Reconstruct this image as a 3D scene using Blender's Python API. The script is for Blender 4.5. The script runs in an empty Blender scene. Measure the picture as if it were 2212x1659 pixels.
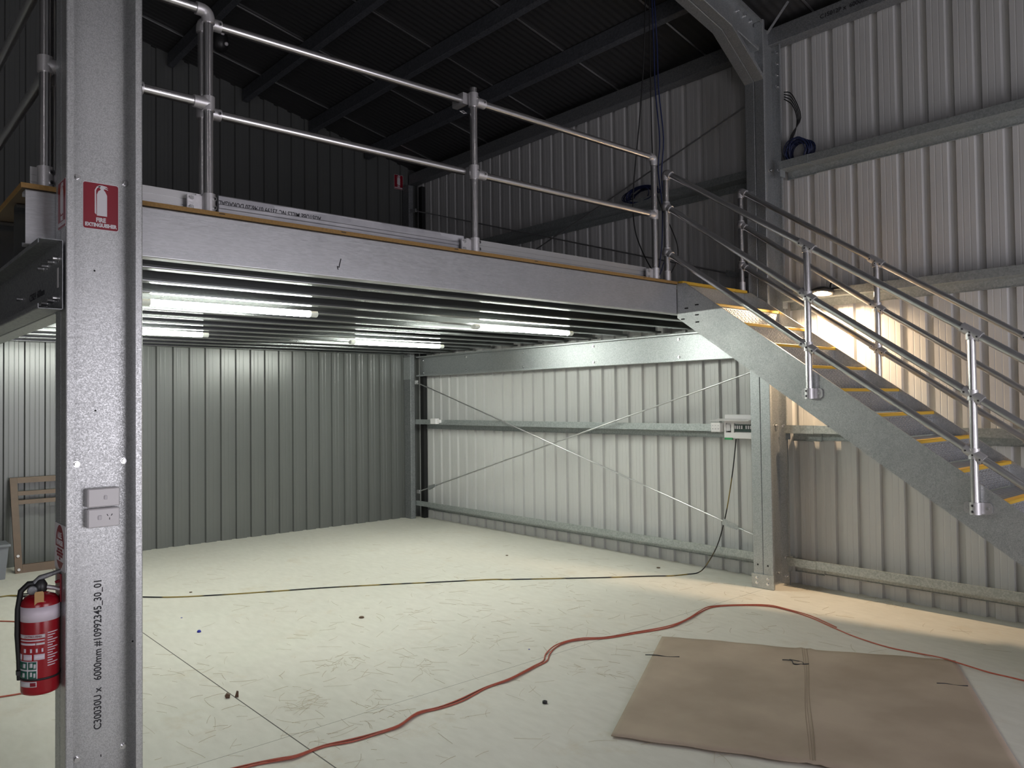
import bpy, math, random
from mathutils import Vector, Matrix
random.seed(7)
SC = bpy.context.scene
COL = SC.collection
V = Vector
PI = math.pi

# ------------------------------------------------------------------ helpers
class MB:
    """collects shapes into one mesh"""
    def __init__(s): s.v=[]; s.f=[]; s.m=[]; s.sm=[]; s.mi=0; s.smooth=False
    def add(s, vs, fs, smooth=None):
        o=len(s.v); s.v += [tuple(p) for p in vs]
        sm = s.smooth if smooth is None else smooth
        for f in fs:
            s.f.append([i+o for i in f]); s.m.append(s.mi); s.sm.append(sm)
        return s
    def box(s, a, b):
        x0,y0,z0=[min(p,q) for p,q in zip(a,b)]; x1,y1,z1=[max(p,q) for p,q in zip(a,b)]
        return s.add([(x0,y0,z0),(x1,y0,z0),(x1,y1,z0),(x0,y1,z0),(x0,y0,z1),(x1,y0,z1),(x1,y1,z1),(x0,y1,z1)],
              [(0,3,2,1),(4,5,6,7),(0,1,5,4),(1,2,6,5),(2,3,7,6),(3,0,4,7)], False)
    def prism(s, poly, O, U, W, D, smooth=False):
        """polygon in plane (U,W) from O, extruded by vector D"""
        O,U,W,D=V(O),V(U),V(W),V(D); n=len(poly)
        a=[O+U*p[0]+W*p[1] for p in poly]; b=[p+D for p in a]
        fs=[(i,(i+1)%n,n+(i+1)%n,n+i) for i in range(n)]
        s.add(a+b, fs, smooth); s.add(a,[tuple(range(n))[::-1]],False); s.add(b,[tuple(range(n))],False)
        return s
    def tube(s, pts, r, seg=12, caps=True, closed=False):
        pts=[V(p) for p in pts]; n=len(pts); rs=r if isinstance(r,(list,tuple)) else [r]*n
        rings=[]; up=None
        for i,p in enumerate(pts):
            if closed: d=(pts[(i+1)%n]-pts[i-1])
            elif i==0: d=pts[1]-p
            elif i==n-1: d=p-pts[i-1]
            else: d=(pts[i+1]-p).normalized()+(p-pts[i-1]).normalized()
            d=d.normalized() if d.length>1e-9 else V((0,0,1))
            if up is None:
                up = V((0,0,1)) if abs(d.z)<.9 else V((1,0,0))
            u=(up-d*up.dot(d)); u=u.normalized() if u.length>1e-6 else d.orthogonal().normalized()
            up=u; w=d.cross(u)
            k=1.0
            if 0<i<n-1 and not closed:
                c=(pts[i+1]-p).normalized().dot((p-pts[i-1]).normalized()); k=1/max(.6,math.sqrt(max(.01,(1+c)/2)))
            rings.append([p+(u*math.cos(2*PI*j/seg)+w*math.sin(2*PI*j/seg))*rs[i]*k for j in range(seg)])
        vs=[q for rg in rings for q in rg]; fs=[]
        m=n if closed else n-1
        for i in range(m):
            a=i*seg; b=((i+1)%n)*seg
            for j in range(seg): fs.append((a+j,a+(j+1)%seg,b+(j+1)%seg,b+j))
        s.add(vs,fs,True)
        if caps and not closed:
            s.add(rings[0],[tuple(range(seg))[::-1]],False); s.add(rings[-1],[tuple(range(seg))],False)
        return s
    def cyl(s,a,b,r,seg=12): return s.tube([a,b],r,seg)
    def lathe(s, prof, O, A=(0,0,1), seg=24):
        """profile [(r,h)] around axis A from O"""
        O=V(O); A=V(A).normalized(); u=A.orthogonal().normalized(); w=A.cross(u)
        vs=[]; fs=[]; n=len(prof)
        for r,h in prof:
            for j in range(seg):
                t=2*PI*j/seg; vs.append(O+A*h+(u*math.cos(t)+w*math.sin(t))*max(r,1e-5))
        for i in range(n-1):
            for j in range(seg): fs.append((i*seg+j,i*seg+(j+1)%seg,(i+1)*seg+(j+1)%seg,(i+1)*seg+j))
        fs.append(tuple(range(seg))[::-1]); fs.append(tuple(range((n-1)*seg,n*seg)))
        return s.add(vs,fs,True)
    def build(s, name, mat, parent=None, bevel=0):
        me=bpy.data.meshes.new(name); me.from_pydata(s.v,[],s.f)
        mats=mat if isinstance(mat,(list,tuple)) else [mat]
        for m in mats: me.materials.append(m)
        me.polygons.foreach_set('material_index', s.m); me.polygons.foreach_set('use_smooth', s.sm)
        me.update()
        o=bpy.data.objects.new(name, me); COL.objects.link(o)
        if parent is not None:
            setp(o,parent)
        if bevel:
            b=o.modifiers.new('bevel','BEVEL'); b.width=bevel; b.segments=2; b.limit_method='ANGLE'
        return o

def setp(o,parent):
    o.parent=parent
    if parent.parent is None: o.matrix_parent_inverse=Matrix.Translation(parent.location).inverted()
    else: o.matrix_parent_inverse=Matrix.Identity(4)   # parts keep their mesh in world coordinates
    return o
def tag(o,label=None,cat=None,group=None,kind=None):
    if label: o['label']=label
    if cat: o['category']=cat
    if group: o['group']=group
    if kind: o['kind']=kind
    return o
def thing(name,loc,label,cat,group=None):
    o=bpy.data.objects.new(name,None); COL.objects.link(o); o.location=loc
    o.empty_display_size=.05
    return tag(o,label,cat,group)
def dup(root, delta, label, group=None):
    r=root.copy(); COL.objects.link(r); r.location=V(root.location)+V(delta)
    r['label']=label
    if group: r['group']=group
    for ch in list(root.children):
        c=ch.copy(); COL.objects.link(c); c.parent=r; c.matrix_parent_inverse=ch.matrix_parent_inverse.copy()
        for g in list(ch.children):
            d=g.copy(); COL.objects.link(d); d.parent=c; d.matrix_parent_inverse=g.matrix_parent_inverse.copy()
    return r

def cprof(D,B,lip,t):
    """C section in (u,w): web along w (0..D) at u=0, flanges to u=B"""
    r=min(.006,B*.1)
    def c(x,y,sx,sy):  # rounded fold at corner, from (x,y+sy r) to (x+sx r,y)
        return [(x+sx*r*(1-math.cos(a)),y+sy*r*(1-math.sin(a))) for a in (0,PI/8,PI/4,3*PI/8,PI/2)]
    o=c(0,0,1,1)+c(B,0,-1,1)[::-1]+[(B,lip),(B-t,lip),(B-t,t),(t,t),(t,D-t),(B-t,D-t),(B-t,D-lip),(B,D-lip)]+c(B,D,-1,-1)+c(0,D,1,-1)[::-1]
    return o
def zprof(D,F,lip,t):
    """Z girt in (u,w): web horizontal along u 0..D at w=0; front flange (u=0) up, back flange (u=D) down"""
    return [(0,0),(0,F),(lip,F),(lip,F-t),(t,F-t),(t,t),(D,t),(D,-F),(D-lip,-F),(D-lip,-F+t),(D-t,-F+t),(D-t,0)]

def text_mesh(name, s, size, O, U, W, mat, parent, align='CENTER', xs=1.0, ext=.0004, space=1.0, width=None, bold=0.0):
    cu=bpy.data.curves.new('tx','FONT'); cu.body=s; cu.size=size; cu.align_x=align; cu.align_y='CENTER'
    cu.extrude=ext; cu.space_character=space; cu.resolution_u=3; cu.offset=bold
    to=bpy.data.objects.new('tx',cu); COL.objects.link(to)
    bpy.context.view_layer.update()
    me=bpy.data.meshes.new_from_object(to.evaluated_get(bpy.context.evaluated_depsgraph_get()))
    bpy.data.objects.remove(to)
    O,U,W=V(O),V(U).normalized(),V(W).normalized(); N=U.cross(W)
    if width: xs=width/max(1e-6,max(v.co.x for v in me.vertices)-min(v.co.x for v in me.vertices))
    for v in me.vertices:
        c=v.co.copy(); v.co=O+U*(c.x*xs)+W*c.y+N*(c.z+ext)
    me.materials.clear(); me.materials.append(mat); me.name=name
    o=bpy.data.objects.new(name,me); COL.objects.link(o)
    if parent is not None:
        setp(o,parent)
    return o

# ------------------------------------------------------------------ materials
def nm(name):
    m=bpy.data.materials.new(name); m.use_nodes=True; nt=m.node_tree
    b=nt.nodes['Principled BSDF']; return m,nt,b
def simple(name,col,rough=.5,metal=0.0,emit=None,es=0,spec=None,var=0,vscale=8,bump=0,bscale=60):
    m,nt,b=nm(name); b.inputs['Base Color'].default_value=(*col,1); b.inputs['Roughness'].default_value=rough
    b.inputs['Metallic'].default_value=metal
    if spec is not None: b.inputs['Specular IOR Level'].default_value=spec
    if emit: b.inputs['Emission Color'].default_value=(*emit,1); b.inputs['Emission Strength'].default_value=es
    if var or bump:
        tc=nt.nodes.new('ShaderNodeTexCoord')
        n=nt.nodes.new('ShaderNodeTexNoise'); n.inputs['Scale'].default_value=vscale; n.inputs['Detail'].default_value=6
        nt.links.new(tc.outputs['Object'],n.inputs['Vector'])
        if var:
            mx=nt.nodes.new('ShaderNodeMix'); mx.data_type='RGBA'
            mx.inputs[6].default_value=(*[c*(1-var) for c in col],1); mx.inputs[7].default_value=(*[min(1,c*(1+var)) for c in col],1)
            nt.links.new(n.outputs['Fac'],mx.inputs[0]); nt.links.new(mx.outputs[2],b.inputs['Base Color'])
        if bump:
            n2=nt.nodes.new('ShaderNodeTexNoise'); n2.inputs['Scale'].default_value=bscale
            nt.links.new(tc.outputs['Object'],n2.inputs['Vector'])
            bp=nt.nodes.new('ShaderNodeBump'); bp.inputs['Strength'].default_value=bump; bp.inputs['Distance'].default_value=.002
            nt.links.new(n2.outputs['Fac'],bp.inputs['Height']); nt.links.new(bp.outputs['Normal'],b.inputs['Normal'])
    return m
def galv(name, lo, hi, rough=(.35,.55), scale=120, metal=.8, bump=.15, streak=None, warp=.5, big=2.0, bigamt=.12):
    """zinc with crystal spangle: small cells differ in tone, gloss and tilt"""
    m,nt,b=nm(name); L=nt.links.new; N=nt.nodes.new
    tc=N('ShaderNodeTexCoord'); src=tc.outputs['Object']
    if streak:
        mp=N('ShaderNodeMapping'); mp.inputs['Scale'].default_value=streak; L(src,mp.inputs['Vector']); src=mp.outputs['Vector']
    nz=N('ShaderNodeTexNoise'); nz.inputs['Scale'].default_value=scale*.5; nz.inputs['Detail'].default_value=2; L(src,nz.inputs['Vector'])
    ad=N('ShaderNodeMixRGB'); ad.blend_type='ADD'; ad.inputs[0].default_value=warp/scale*2; L(src,ad.inputs[1]); L(nz.outputs['Color'],ad.inputs[2])
    vo=N('ShaderNodeTexVoronoi'); vo.inputs['Scale'].default_value=scale; L(ad.outputs[0],vo.inputs['Vector'])
    sp=N('ShaderNodeSeparateColor'); L(vo.outputs['Color'],sp.inputs[0])
    bg=N('ShaderNodeTexNoise'); bg.inputs['Scale'].default_value=big; bg.inputs['Detail'].default_value=5; L(tc.outputs['Object'],bg.inputs['Vector'])
    ma=N('ShaderNodeMath'); ma.operation='MULTIPLY_ADD'; ma.inputs[1].default_value=bigamt*4; ma.inputs[2].default_value=-bigamt*2; L(bg.outputs['Fac'],ma.inputs[0])
    ms=N('ShaderNodeMath'); ms.operation='ADD'; ms.use_clamp=True; L(sp.outputs[0],ms.inputs[0]); L(ma.outputs[0],ms.inputs[1])
    mx=N('ShaderNodeMix'); mx.data_type='RGBA'; mx.inputs[6].default_value=(*lo,1); mx.inputs[7].default_value=(*hi,1)
    L(ms.outputs[0],mx.inputs[0]); L(mx.outputs[2],b.inputs['Base Color'])
    mr=N('ShaderNodeMapRange'); mr.inputs[3].default_value=rough[0]; mr.inputs[4].default_value=rough[1]
    L(sp.outputs[1],mr.inputs[0]); L(mr.outputs[0],b.inputs['Roughness'])
    b.inputs['Metallic'].default_value=metal
    if bump:
        bp=N('ShaderNodeBump'); bp.inputs['Strength'].default_value=bump; bp.inputs['Distance'].default_value=.001
        L(sp.outputs[2],bp.inputs['Height']); L(bp.outputs['Normal'],b.inputs['Normal'])
    return m

M={}
M['galv_col']=galv('galvanised_spangle',(.40,.408,.41),(.58,.59,.59),(.30,.5),260,.72,.28)
M['galv_frame']=galv('galvanised_frame',(.36,.38,.39),(.52,.54,.55),(.38,.52),190,.75,.12)
M['galv_beam']=galv('galvanised_beam',(.44,.445,.455),(.50,.505,.52),(.33,.44),220,.72,.0,streak=(1,.18,1),warp=.1,big=7,bigamt=.35)
M['galv_girt']=galv('galvanised_girt',(.36,.39,.39),(.50,.53,.53),(.40,.55),90,.7,.04)
M['galv_hot']=galv('hot_dip_zinc',(.38,.40,.405),(.60,.61,.61),(.32,.55),130,.75,.22,warp=5.5,big=5,bigamt=.22)
M['joist']=simple('joist_zinc',(.27,.28,.28),.24,.95,var=.06,vscale=3)
M['galv_dark']=galv('dull_zinc',(.20,.21,.22),(.30,.31,.32),(.5,.65),120,.6,.1)
M['pipe']=simple('galvanised_pipe',(.66,.65,.66),.27,.95,var=.08,vscale=20,bump=.05,bscale=30)
M['pipe_dull']=simple('galvanised_pipe_matt',(.60,.60,.61),.33,.9,var=.10,vscale=20)
M['fitting']=simple('cast_fitting',(.60,.59,.60),.40,.7,var=.12,vscale=60,bump=.25,bscale=250)
M['alu']=simple('ribbed_aluminium',(.54,.54,.54),.38,.75,var=.04)
M['duragal']=galv('grey_galvanised_tube',(.34,.34,.36),(.52,.52,.54),(.4,.6),30,.6,.05,streak=(1,.12,1),big=14,bigamt=.25)
M['bolt']=simple('zinc_bolt',(.75,.75,.76),.25,.95)
M['dark']=simple('dark_recess',(.012,.012,.013),.7)
M['ink']=simple('black_ink',(.02,.02,.025),.6)
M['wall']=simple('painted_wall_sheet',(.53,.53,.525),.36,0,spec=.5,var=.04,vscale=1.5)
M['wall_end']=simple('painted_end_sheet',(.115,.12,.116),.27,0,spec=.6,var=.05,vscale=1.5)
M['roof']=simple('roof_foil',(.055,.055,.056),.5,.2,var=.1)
M['lap']=simple('roof_lap_foil',(.75,.75,.75),.28,.9)
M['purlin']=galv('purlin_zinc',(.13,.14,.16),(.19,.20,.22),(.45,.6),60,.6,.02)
M['ply']=simple('particleboard_edge',(.27,.155,.045),.7,0,var=.35,vscale=90,bump=.3,bscale=300)
M['ply_face']=simple('particleboard_face',(.10,.07,.04),.75,0,var=.15,vscale=40)
M['yellow']=simple('yellow_nosing',(.62,.38,.035),.55,0,var=.12,vscale=60)
M['white_plastic']=simple('white_plastic',(.74,.72,.73),.35,0)
M['white_print']=simple('white_print',(.66,.64,.67),.5)
M['sign_red']=simple('sign_red',(.24,.006,.02),.35)
M['red_paint']=simple('extinguisher_red',(.31,.006,.014),.22,0,spec=.6)
M['black_rubber']=simple('black_rubber',(.012,.012,.013),.5)
M['black_plastic']=simple('black_plastic',(.02,.02,.021),.4)
M['green_print']=simple('green_print',(.02,.12,.085),.5)
M['pinkband']=simple('white_band',(.72,.64,.72),.4)
M['tan_tag']=simple('tan_tag',(.50,.30,.12),.55,var=.1,vscale=80)
M['orange_cord']=simple('red_cord',(.42,.10,.06),.5,var=.25,vscale=30)
M['blue_cable']=simple('blue_cable',(.014,.022,.075),.4)
def m_cord():
    m,nt,b=nm('black_yellow_cord'); tc=nt.nodes.new('ShaderNodeTexCoord'); n=nt.nodes.new('ShaderNodeTexNoise'); n.inputs['Scale'].default_value=3.2
    nt.links.new(tc.outputs['Object'],n.inputs['Vector']); r=nt.nodes.new('ShaderNodeValToRGB')
    r.color_ramp.elements[0].position=.50; r.color_ramp.elements[0].color=(.012,.012,.014,1); r.color_ramp.elements[1].position=.56; r.color_ramp.elements[1].color=(.26,.19,.05,1)
    nt.links.new(n.outputs['Fac'],r.inputs[0]); nt.links.new(r.outputs[0],b.inputs['Base Color']); b.inputs['Roughness'].default_value=.5; return m
M['yellow_cable']=m_cord()
M['wood']=simple('varnished_wood',(.10,.055,.03),.5,0,var=.3,vscale=12)
M['grey_plastic']=simple('grey_plastic',(.16,.17,.19),.45)
M['straw']=simple('dry_straw',(.38,.30,.18),.8)
M['green_plastic']=simple('green_plastic',(.03,.30,.10),.4)
M['breaker_dark']=simple('breaker_dark',(.02,.045,.04),.4)
M['blue_plastic']=simple('blue_plastic',(.02,.03,.35),.4)
M['brown_bit']=simple('brown_clod',(.12,.075,.045),.8)
M['stud']=simple('raised_stud',(.55,.55,.57),.35,.8)
M['tube']=simple('led_diffuser',(.9,.9,.9),.5,emit=(.95,1.0,.90),es=92.0)
M['cap']=simple('batten_end_cap',(.75,.78,.75),.4)
M['lamp_warm']=simple('work_lamp_lens',(.9,.9,.9),.4,emit=(1.0,.72,.45),es=1500.0)

def m_floor():
    m,nt,b=nm('concrete_floor'); L=nt.links.new; N=nt.nodes.new
    tc=N('ShaderNodeTexCoord'); O=tc.outputs['Object']
    n1=N('ShaderNodeTexNoise'); n1.inputs['Scale'].default_value=.9; n1.inputs['Detail'].default_value=8; n1.inputs['Roughness'].default_value=.6; L(O,n1.inputs['Vector'])
    mp=N('ShaderNodeMapping'); mp.inputs['Scale'].default_value=(5,14,5); mp.inputs['Rotation'].default_value=(0,0,.8); L(O,mp.inputs['Vector'])
    n2=N('ShaderNodeTexNoise'); n2.inputs['Scale'].default_value=1.6; n2.inputs['Detail'].default_value=6; L(mp.outputs[0],n2.inputs['Vector'])
    a=N('ShaderNodeMath'); a.operation='ADD'; L(n1.outputs['Fac'],a.inputs[0]); L(n2.outputs['Fac'],a.inputs[1])
    mr=N('ShaderNodeMapRange'); mr.inputs[1].default_value=.75; mr.inputs[2].default_value=1.3; L(a.outputs[0],mr.inputs[0])
    mx=N('ShaderNodeMix'); mx.data_type='RGBA'; mx.inputs[6].default_value=(.60,.58,.52,1); mx.inputs[7].default_value=(.68,.66,.60,1); L(mr.outputs[0],mx.inputs[0])
    # straw-coloured stains with a shape of their own
    n3=N('ShaderNodeTexNoise'); n3.inputs['Scale'].default_value=2.6; n3.inputs['Detail'].default_value=10; n3.inputs['Roughness'].default_value=.75; L(O,n3.inputs['Vector'])
    r3=N('ShaderNodeMapRange'); r3.inputs[1].default_value=.56; r3.inputs[2].default_value=.75; r3.inputs[4].default_value=.6; L(n3.outputs['Fac'],r3.inputs[0])
    mx3=N('ShaderNodeMix'); mx3.data_type='RGBA'; mx3.inputs[7].default_value=(.53,.45,.33,1); L(r3.outputs[0],mx3.inputs[0]); L(mx.outputs[2],mx3.inputs[6])
    # sawn control joints
    sp=N('ShaderNodeSeparateXYZ'); L(O,sp.inputs[0])
    def band(sock,c,w):
        s=N('ShaderNodeMath'); s.operation='SUBTRACT'; s.inputs[1].default_value=c; L(sock,s.inputs[0])
        ab=N('ShaderNodeMath'); ab.operation='ABSOLUTE'; L(s.outputs[0],ab.inputs[0])
        lt=N('ShaderNodeMath'); lt.operation='LESS_THAN'; lt.inputs[1].default_value=w; L(ab.outputs[0],lt.inputs[0]); return lt.outputs[0]
    j1=band(sp.outputs[1],1.697,.0032); j2=band(sp.outputs[0],-3.585,.0014)
    mj=N('ShaderNodeMath'); mj.operation='MAXIMUM'; L(j1,mj.inputs[0]); L(j2,mj.inputs[1])
    mxj=N('ShaderNodeMix'); mxj.data_type='RGBA'; mxj.inputs[7].default_value=(.06,.055,.045,1); L(mj.outputs[0],mxj.inputs[0]); L(mx3.outputs[2],mxj.inputs[6])
    L(mxj.outputs[2],b.inputs['Base Color'])
    b.inputs['Roughness'].default_value=.52; b.inputs['Specular IOR Level'].default_value=.35
    bp=N('ShaderNodeBump'); bp.inputs['Strength'].default_value=.05; bp.inputs['Distance'].default_value=.003
    n4=N('ShaderNodeTexNoise'); n4.inputs['Scale'].default_value=40; n4.inputs['Detail'].default_value=6; L(O,n4.inputs['Vector'])
    L(n4.outputs['Fac'],bp.inputs['Height']); L(bp.outputs['Normal'],b.inputs['Normal'])
    return m
M['floor']=m_floor()
def m_card():
    m,nt,b=nm('cardboard'); L=nt.links.new; N=nt.nodes.new
    tc=N('ShaderNodeTexCoord'); O=tc.outputs['Object']
    n1=N('ShaderNodeTexNoise'); n1.inputs['Scale'].default_value=2.2; n1.inputs['Detail'].default_value=7; L(O,n1.inputs['Vector'])
    mr=N('ShaderNodeMapRange'); mr.inputs[1].default_value=.35; mr.inputs[2].default_value=.65; L(n1.outputs['Fac'],mr.inputs[0])
    mx=N('ShaderNodeMix'); mx.data_type='RGBA'; mx.inputs[6].default_value=(.345,.27,.205,1); mx.inputs[7].default_value=(.435,.35,.27,1); L(mr.outputs[0],mx.inputs[0])
    L(mx.outputs[2],b.inputs['Base Color']); b.inputs['Roughness'].default_value=.8
    return m
M['card']=m_card(); M['crease']=simple('cardboard_crease',(.27,.205,.15),.8)

# ------------------------------------------------------------------ constants
XB=-9.25; YR=6.34; XE=2.75; YL=-6.34
S=.216
def zr(y): return 4.9+S*(6.39-abs(y))       # underside of the roof sheets

# ------------------------------------------------------------------ setting
mb=MB(); mb.box((XB-.3,YL-.3,-.15),(XE+.3,YR+.12,0)); tag(mb.build('floor',M['floor']),'smooth cream concrete slab with sawn joints','floor',kind='structure')

def ribbed(s0,s1,pitch,phase,zfun,z0,place,mat,name,label,side,extra=None):
    """trapezoidal sheeting; place(s,depth,z)->xyz, depth>0 is away from the room"""
    prof=[(-.5*pitch,0)]
    prof=[(-.031,0),(-.022,.026),(.022,.026),(.031,0)]
    c=pitch/2
    prof+=[(c-.029,0),(c-.026,.0012),(c-.022,.0012),(c-.019,0),(c+.019,0),(c+.022,.0012),(c+.026,.0012),(c+.029,0)]
    pts=[]
    k0=int((s0-phase)/pitch)-1
    k=k0
    while phase+k*pitch<s1+pitch:
        for a,d in prof:
            s=phase+k*pitch+a
            if s0<=s<=s1: pts.append((s,d))
        k+=1
    pts=[(s0,0)]+pts+[(s1,0)]
    mb=MB(); t=.0015
    n=len(pts); vs=[]; fs=[]
    for off in (0,t):
        for s,d in pts:
            vs.append(place(s,d+off,z0)); vs.append(place(s,d+off,zfun(s)))
    for i in range(n-1):
        fs.append((2*i,2*i+2,2*i+3,2*i+1)); o=2*n
        fs.append((o+2*i,o+2*i+1,o+2*i+3,o+2*i+2))
    mb.add(vs,fs,False)
    o=mb.build(name,mat); tag(o,label,'wall',kind='structure'); return o
ribbed(XB-.04,XE,.1855,-3.297,lambda s:4.915,0.0,lambda s,d,z:(s,YR+d,z),M['wall'],'wall_right','pale grey ribbed steel side wall behind the stair','right')
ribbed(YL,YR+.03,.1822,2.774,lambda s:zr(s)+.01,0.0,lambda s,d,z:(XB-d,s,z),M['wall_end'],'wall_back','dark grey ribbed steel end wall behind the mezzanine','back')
ribbed(XB-.04,XE,.1855,-3.2,lambda s:4.915,0.0,lambda s,d,z:(s,YL-d,z),M['wall'],'wall_left','grey ribbed steel side wall far left','left')
# unseen near end wall; its roller doorways are assumed, to let in front light
DY0,DY1,DZ=1.9,5.7,2.7
EY0,EY1=-4.4,-1.2
ribbed(YL,EY0,.1822,2.774,lambda s:zr(s)+.01,0.0,lambda s,d,z:(XE+d,s,z),M['wall_end'],'wall_front','grey ribbed end wall left of both assumed roller doorways','front')
ribbed(EY0,EY1,.1822,2.774,lambda s:zr(s)+.01,DZ,lambda s,d,z:(XE+d,s,z),M['wall_end'],'wall_front','grey ribbed end wall above the assumed left roller doorway','front')
ribbed(EY1,DY0,.1822,2.774,lambda s:zr(s)+.01,0.0,lambda s,d,z:(XE+d,s,z),M['wall_end'],'wall_front','grey ribbed end wall between the two assumed roller doorways','front')
ribbed(DY0,DY1,.1822,2.774,lambda s:zr(s)+.01,DZ,lambda s,d,z:(XE+d,s,z),M['wall_end'],'wall_front','grey ribbed end wall above the assumed right roller doorway','front')
ribbed(DY1,YR+.03,.1822,2.774,lambda s:zr(s)+.01,0.0,lambda s,d,z:(XE+d,s,z),M['wall_end'],'wall_front','grey ribbed end wall right of the assumed roller doorway','front')

# roof: fine corrugated sheeting, two slopes, foil laps
def roof(sign,label):
    mb=MB(); p=.076/6; n=int((XE-XB+.2)/p); vs=[]; fs=[]
    for off in (0,.004):
        for i in range(n+1):
            x=XB-.1+i*p; dz=.0022*math.sin(2*PI*i/6)+.0022+off
            vs.append((x,0 if sign>0 else 0,zr(0)+dz)); vs.append((x,sign*6.45,zr(6.45)+dz))
    for i in range(n):
        a,b,c,d=(2*i,2*i+1,2*i+3,2*i+2); fs.append((a,b,c,d) if sign<0 else (a,d,c,b))
        o=2*(n+1); fs.append((a+o,d+o,c+o,b+o) if sign<0 else (a+o,b+o,c+o,d+o))
    mb.add(vs,fs,True)
    mb.mi=1
    for k in range(-4,8):
        x=-4.33+1.095*k-1.095
        if XB<x<XE:
            P=[V((x-.009,0,zr(0)-.002)),V((x+.009,0,zr(0)-.002)),V((x+.009,sign*6.39,zr(6.39)-.002)),V((x-.009,sign*6.39,zr(6.39)-.002))]
            up=V((0,0,.01)); mb.add(P+[q-V((0,0,.006)) for q in P],[(0,1,2,3),(7,6,5,4),(0,4,5,1),(1,5,6,2),(2,6,7,3),(3,7,4,0)],False)
    return tag(mb.build('ceiling',[M['roof'],M['lap']]),label,'ceiling',kind='structure')
roof(1,'dark corrugated roof lining over the mezzanine'); roof(-1,'dark corrugated roof lining, far slope')

# purlins (things)
G='roof purlins running the length of the shed'
py=[5.49,4.665,3.79,2.915,2.04,1.165,.29]
nm_={5.49:'galvanised roof purlin nearest the eave',4.665:'galvanised roof purlin, second up from the eave',3.79:'galvanised roof purlin, third up from the eave',
     2.915:'galvanised roof purlin, fourth up from the eave',2.04:'galvanised roof purlin, fifth up from the eave, near the left column',1.165:'galvanised roof purlin, sixth up from the eave',.29:'galvanised roof purlin closest to the ridge'}
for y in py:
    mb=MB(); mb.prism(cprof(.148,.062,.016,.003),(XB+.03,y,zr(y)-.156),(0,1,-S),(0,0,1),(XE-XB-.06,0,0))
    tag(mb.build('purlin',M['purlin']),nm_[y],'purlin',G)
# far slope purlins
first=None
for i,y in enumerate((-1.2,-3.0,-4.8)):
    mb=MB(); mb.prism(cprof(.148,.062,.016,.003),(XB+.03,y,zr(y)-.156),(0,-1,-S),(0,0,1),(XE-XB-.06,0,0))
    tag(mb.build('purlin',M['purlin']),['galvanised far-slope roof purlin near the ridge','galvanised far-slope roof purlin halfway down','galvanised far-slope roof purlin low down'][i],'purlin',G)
# eave purlin right
e=thing('eave_purlin',(XB+.03,6.2,4.70),'galvanised eave channel stencilled with black text at top of right wall','beam')
MB().prism(cprof(.145,.13,.018,.003),(XB+.03,6.2,4.70),(0,1,0),(0,0,1),(XE-XB-.06,0,0)).build('channel',M['galv_dark'],e)
text_mesh('stencil','C15012P x  6000mm #10992345_30_01',.050,(-3.115,6.198,4.772),(1,0,0),(0,0,1),M['ink'],e,'LEFT',width=.80,bold=.0006)

# girts
def girt(z,x0,x1,label,group):
    o=MB().prism(zprof(.153,.066,.014,.003),(x0,6.182,z),(0,1,0),(0,0,1),(x1-x0,0,0)).build('wall_girt',M['galv_girt'])
    return tag(o,label,'girt',group)
xc0,xc1=-3.50,-3.70
G='horizontal girts along the right wall'
zz=[(.182,'bottom'),(1.309,'second'),(2.440,'third'),(3.585,'top')]
girt(.182,XB+.16,xc1,'low galvanised girt near the floor under the mezzanine',G)
girt(1.309,XB+.16,xc1,'galvanised girt under the mezzanine carrying the white switchboard',G)
girt(2.440,XB+.16,xc1,'galvanised girt at deck level behind the mezzanine edge',G)
girt(3.585,XB+.16,xc1,'dark galvanised girt above the mezzanine holding a blue cable coil',G)
for z,l in ((.182,'low galvanised girt near the floor behind the stair'),(1.309,'galvanised girt at chest height passing behind the stair'),(2.440,'galvanised girt that the work lamp hangs from'),(3.585,'highest galvanised girt on the right wall, right of the column')):
    t=thing('wall_girt',(xc0,6.182,z),l,'girt',G)
    MB().prism(zprof(.153,.066,.014,.003),(xc0,6.182,z),(0,1,0),(0,0,1),(XE-.1-xc0,0,0)).build('girt_section',M['galv_girt'],t)
    MB().prism(zprof(.150,.0695,.016,.003),(xc0,6.1785,z-.0035),(0,1,0),(0,0,1),(.26,0,0)).build('lap_sleeve',M['galv_girt'],t)
    MB().box((xc0-.004,6.19,z-.06),(xc0+.004,6.27,z+.06)).build('cleat',M['galv_frame'],t)

# ------------------------------------------------------------------ bolts
def bolt(mb,p,n,r=.011,h=.009):
    p,n=V(p),V(n).normalized()
    if isinstance(mb,Each): mb=mb.new()
    mb.tube([p,p+n*.002],r*1.45,14); mb.tube([p+n*.002,p+n*(.002+h)],r,6)

class Each:
    """same calls as MB, but every shape becomes an object of its own"""
    def __init__(s): s.l=[]
    def new(s): m=MB(); s.l.append(m); return m
    def cyl(s,*a): s.new().cyl(*a)
    def box(s,*a): s.new().box(*a)
    def tube(s,*a): s.new().tube(*a)
    def build(s,name,mat,par): return [m.build(name,mat,par) for m in s.l]
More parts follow.
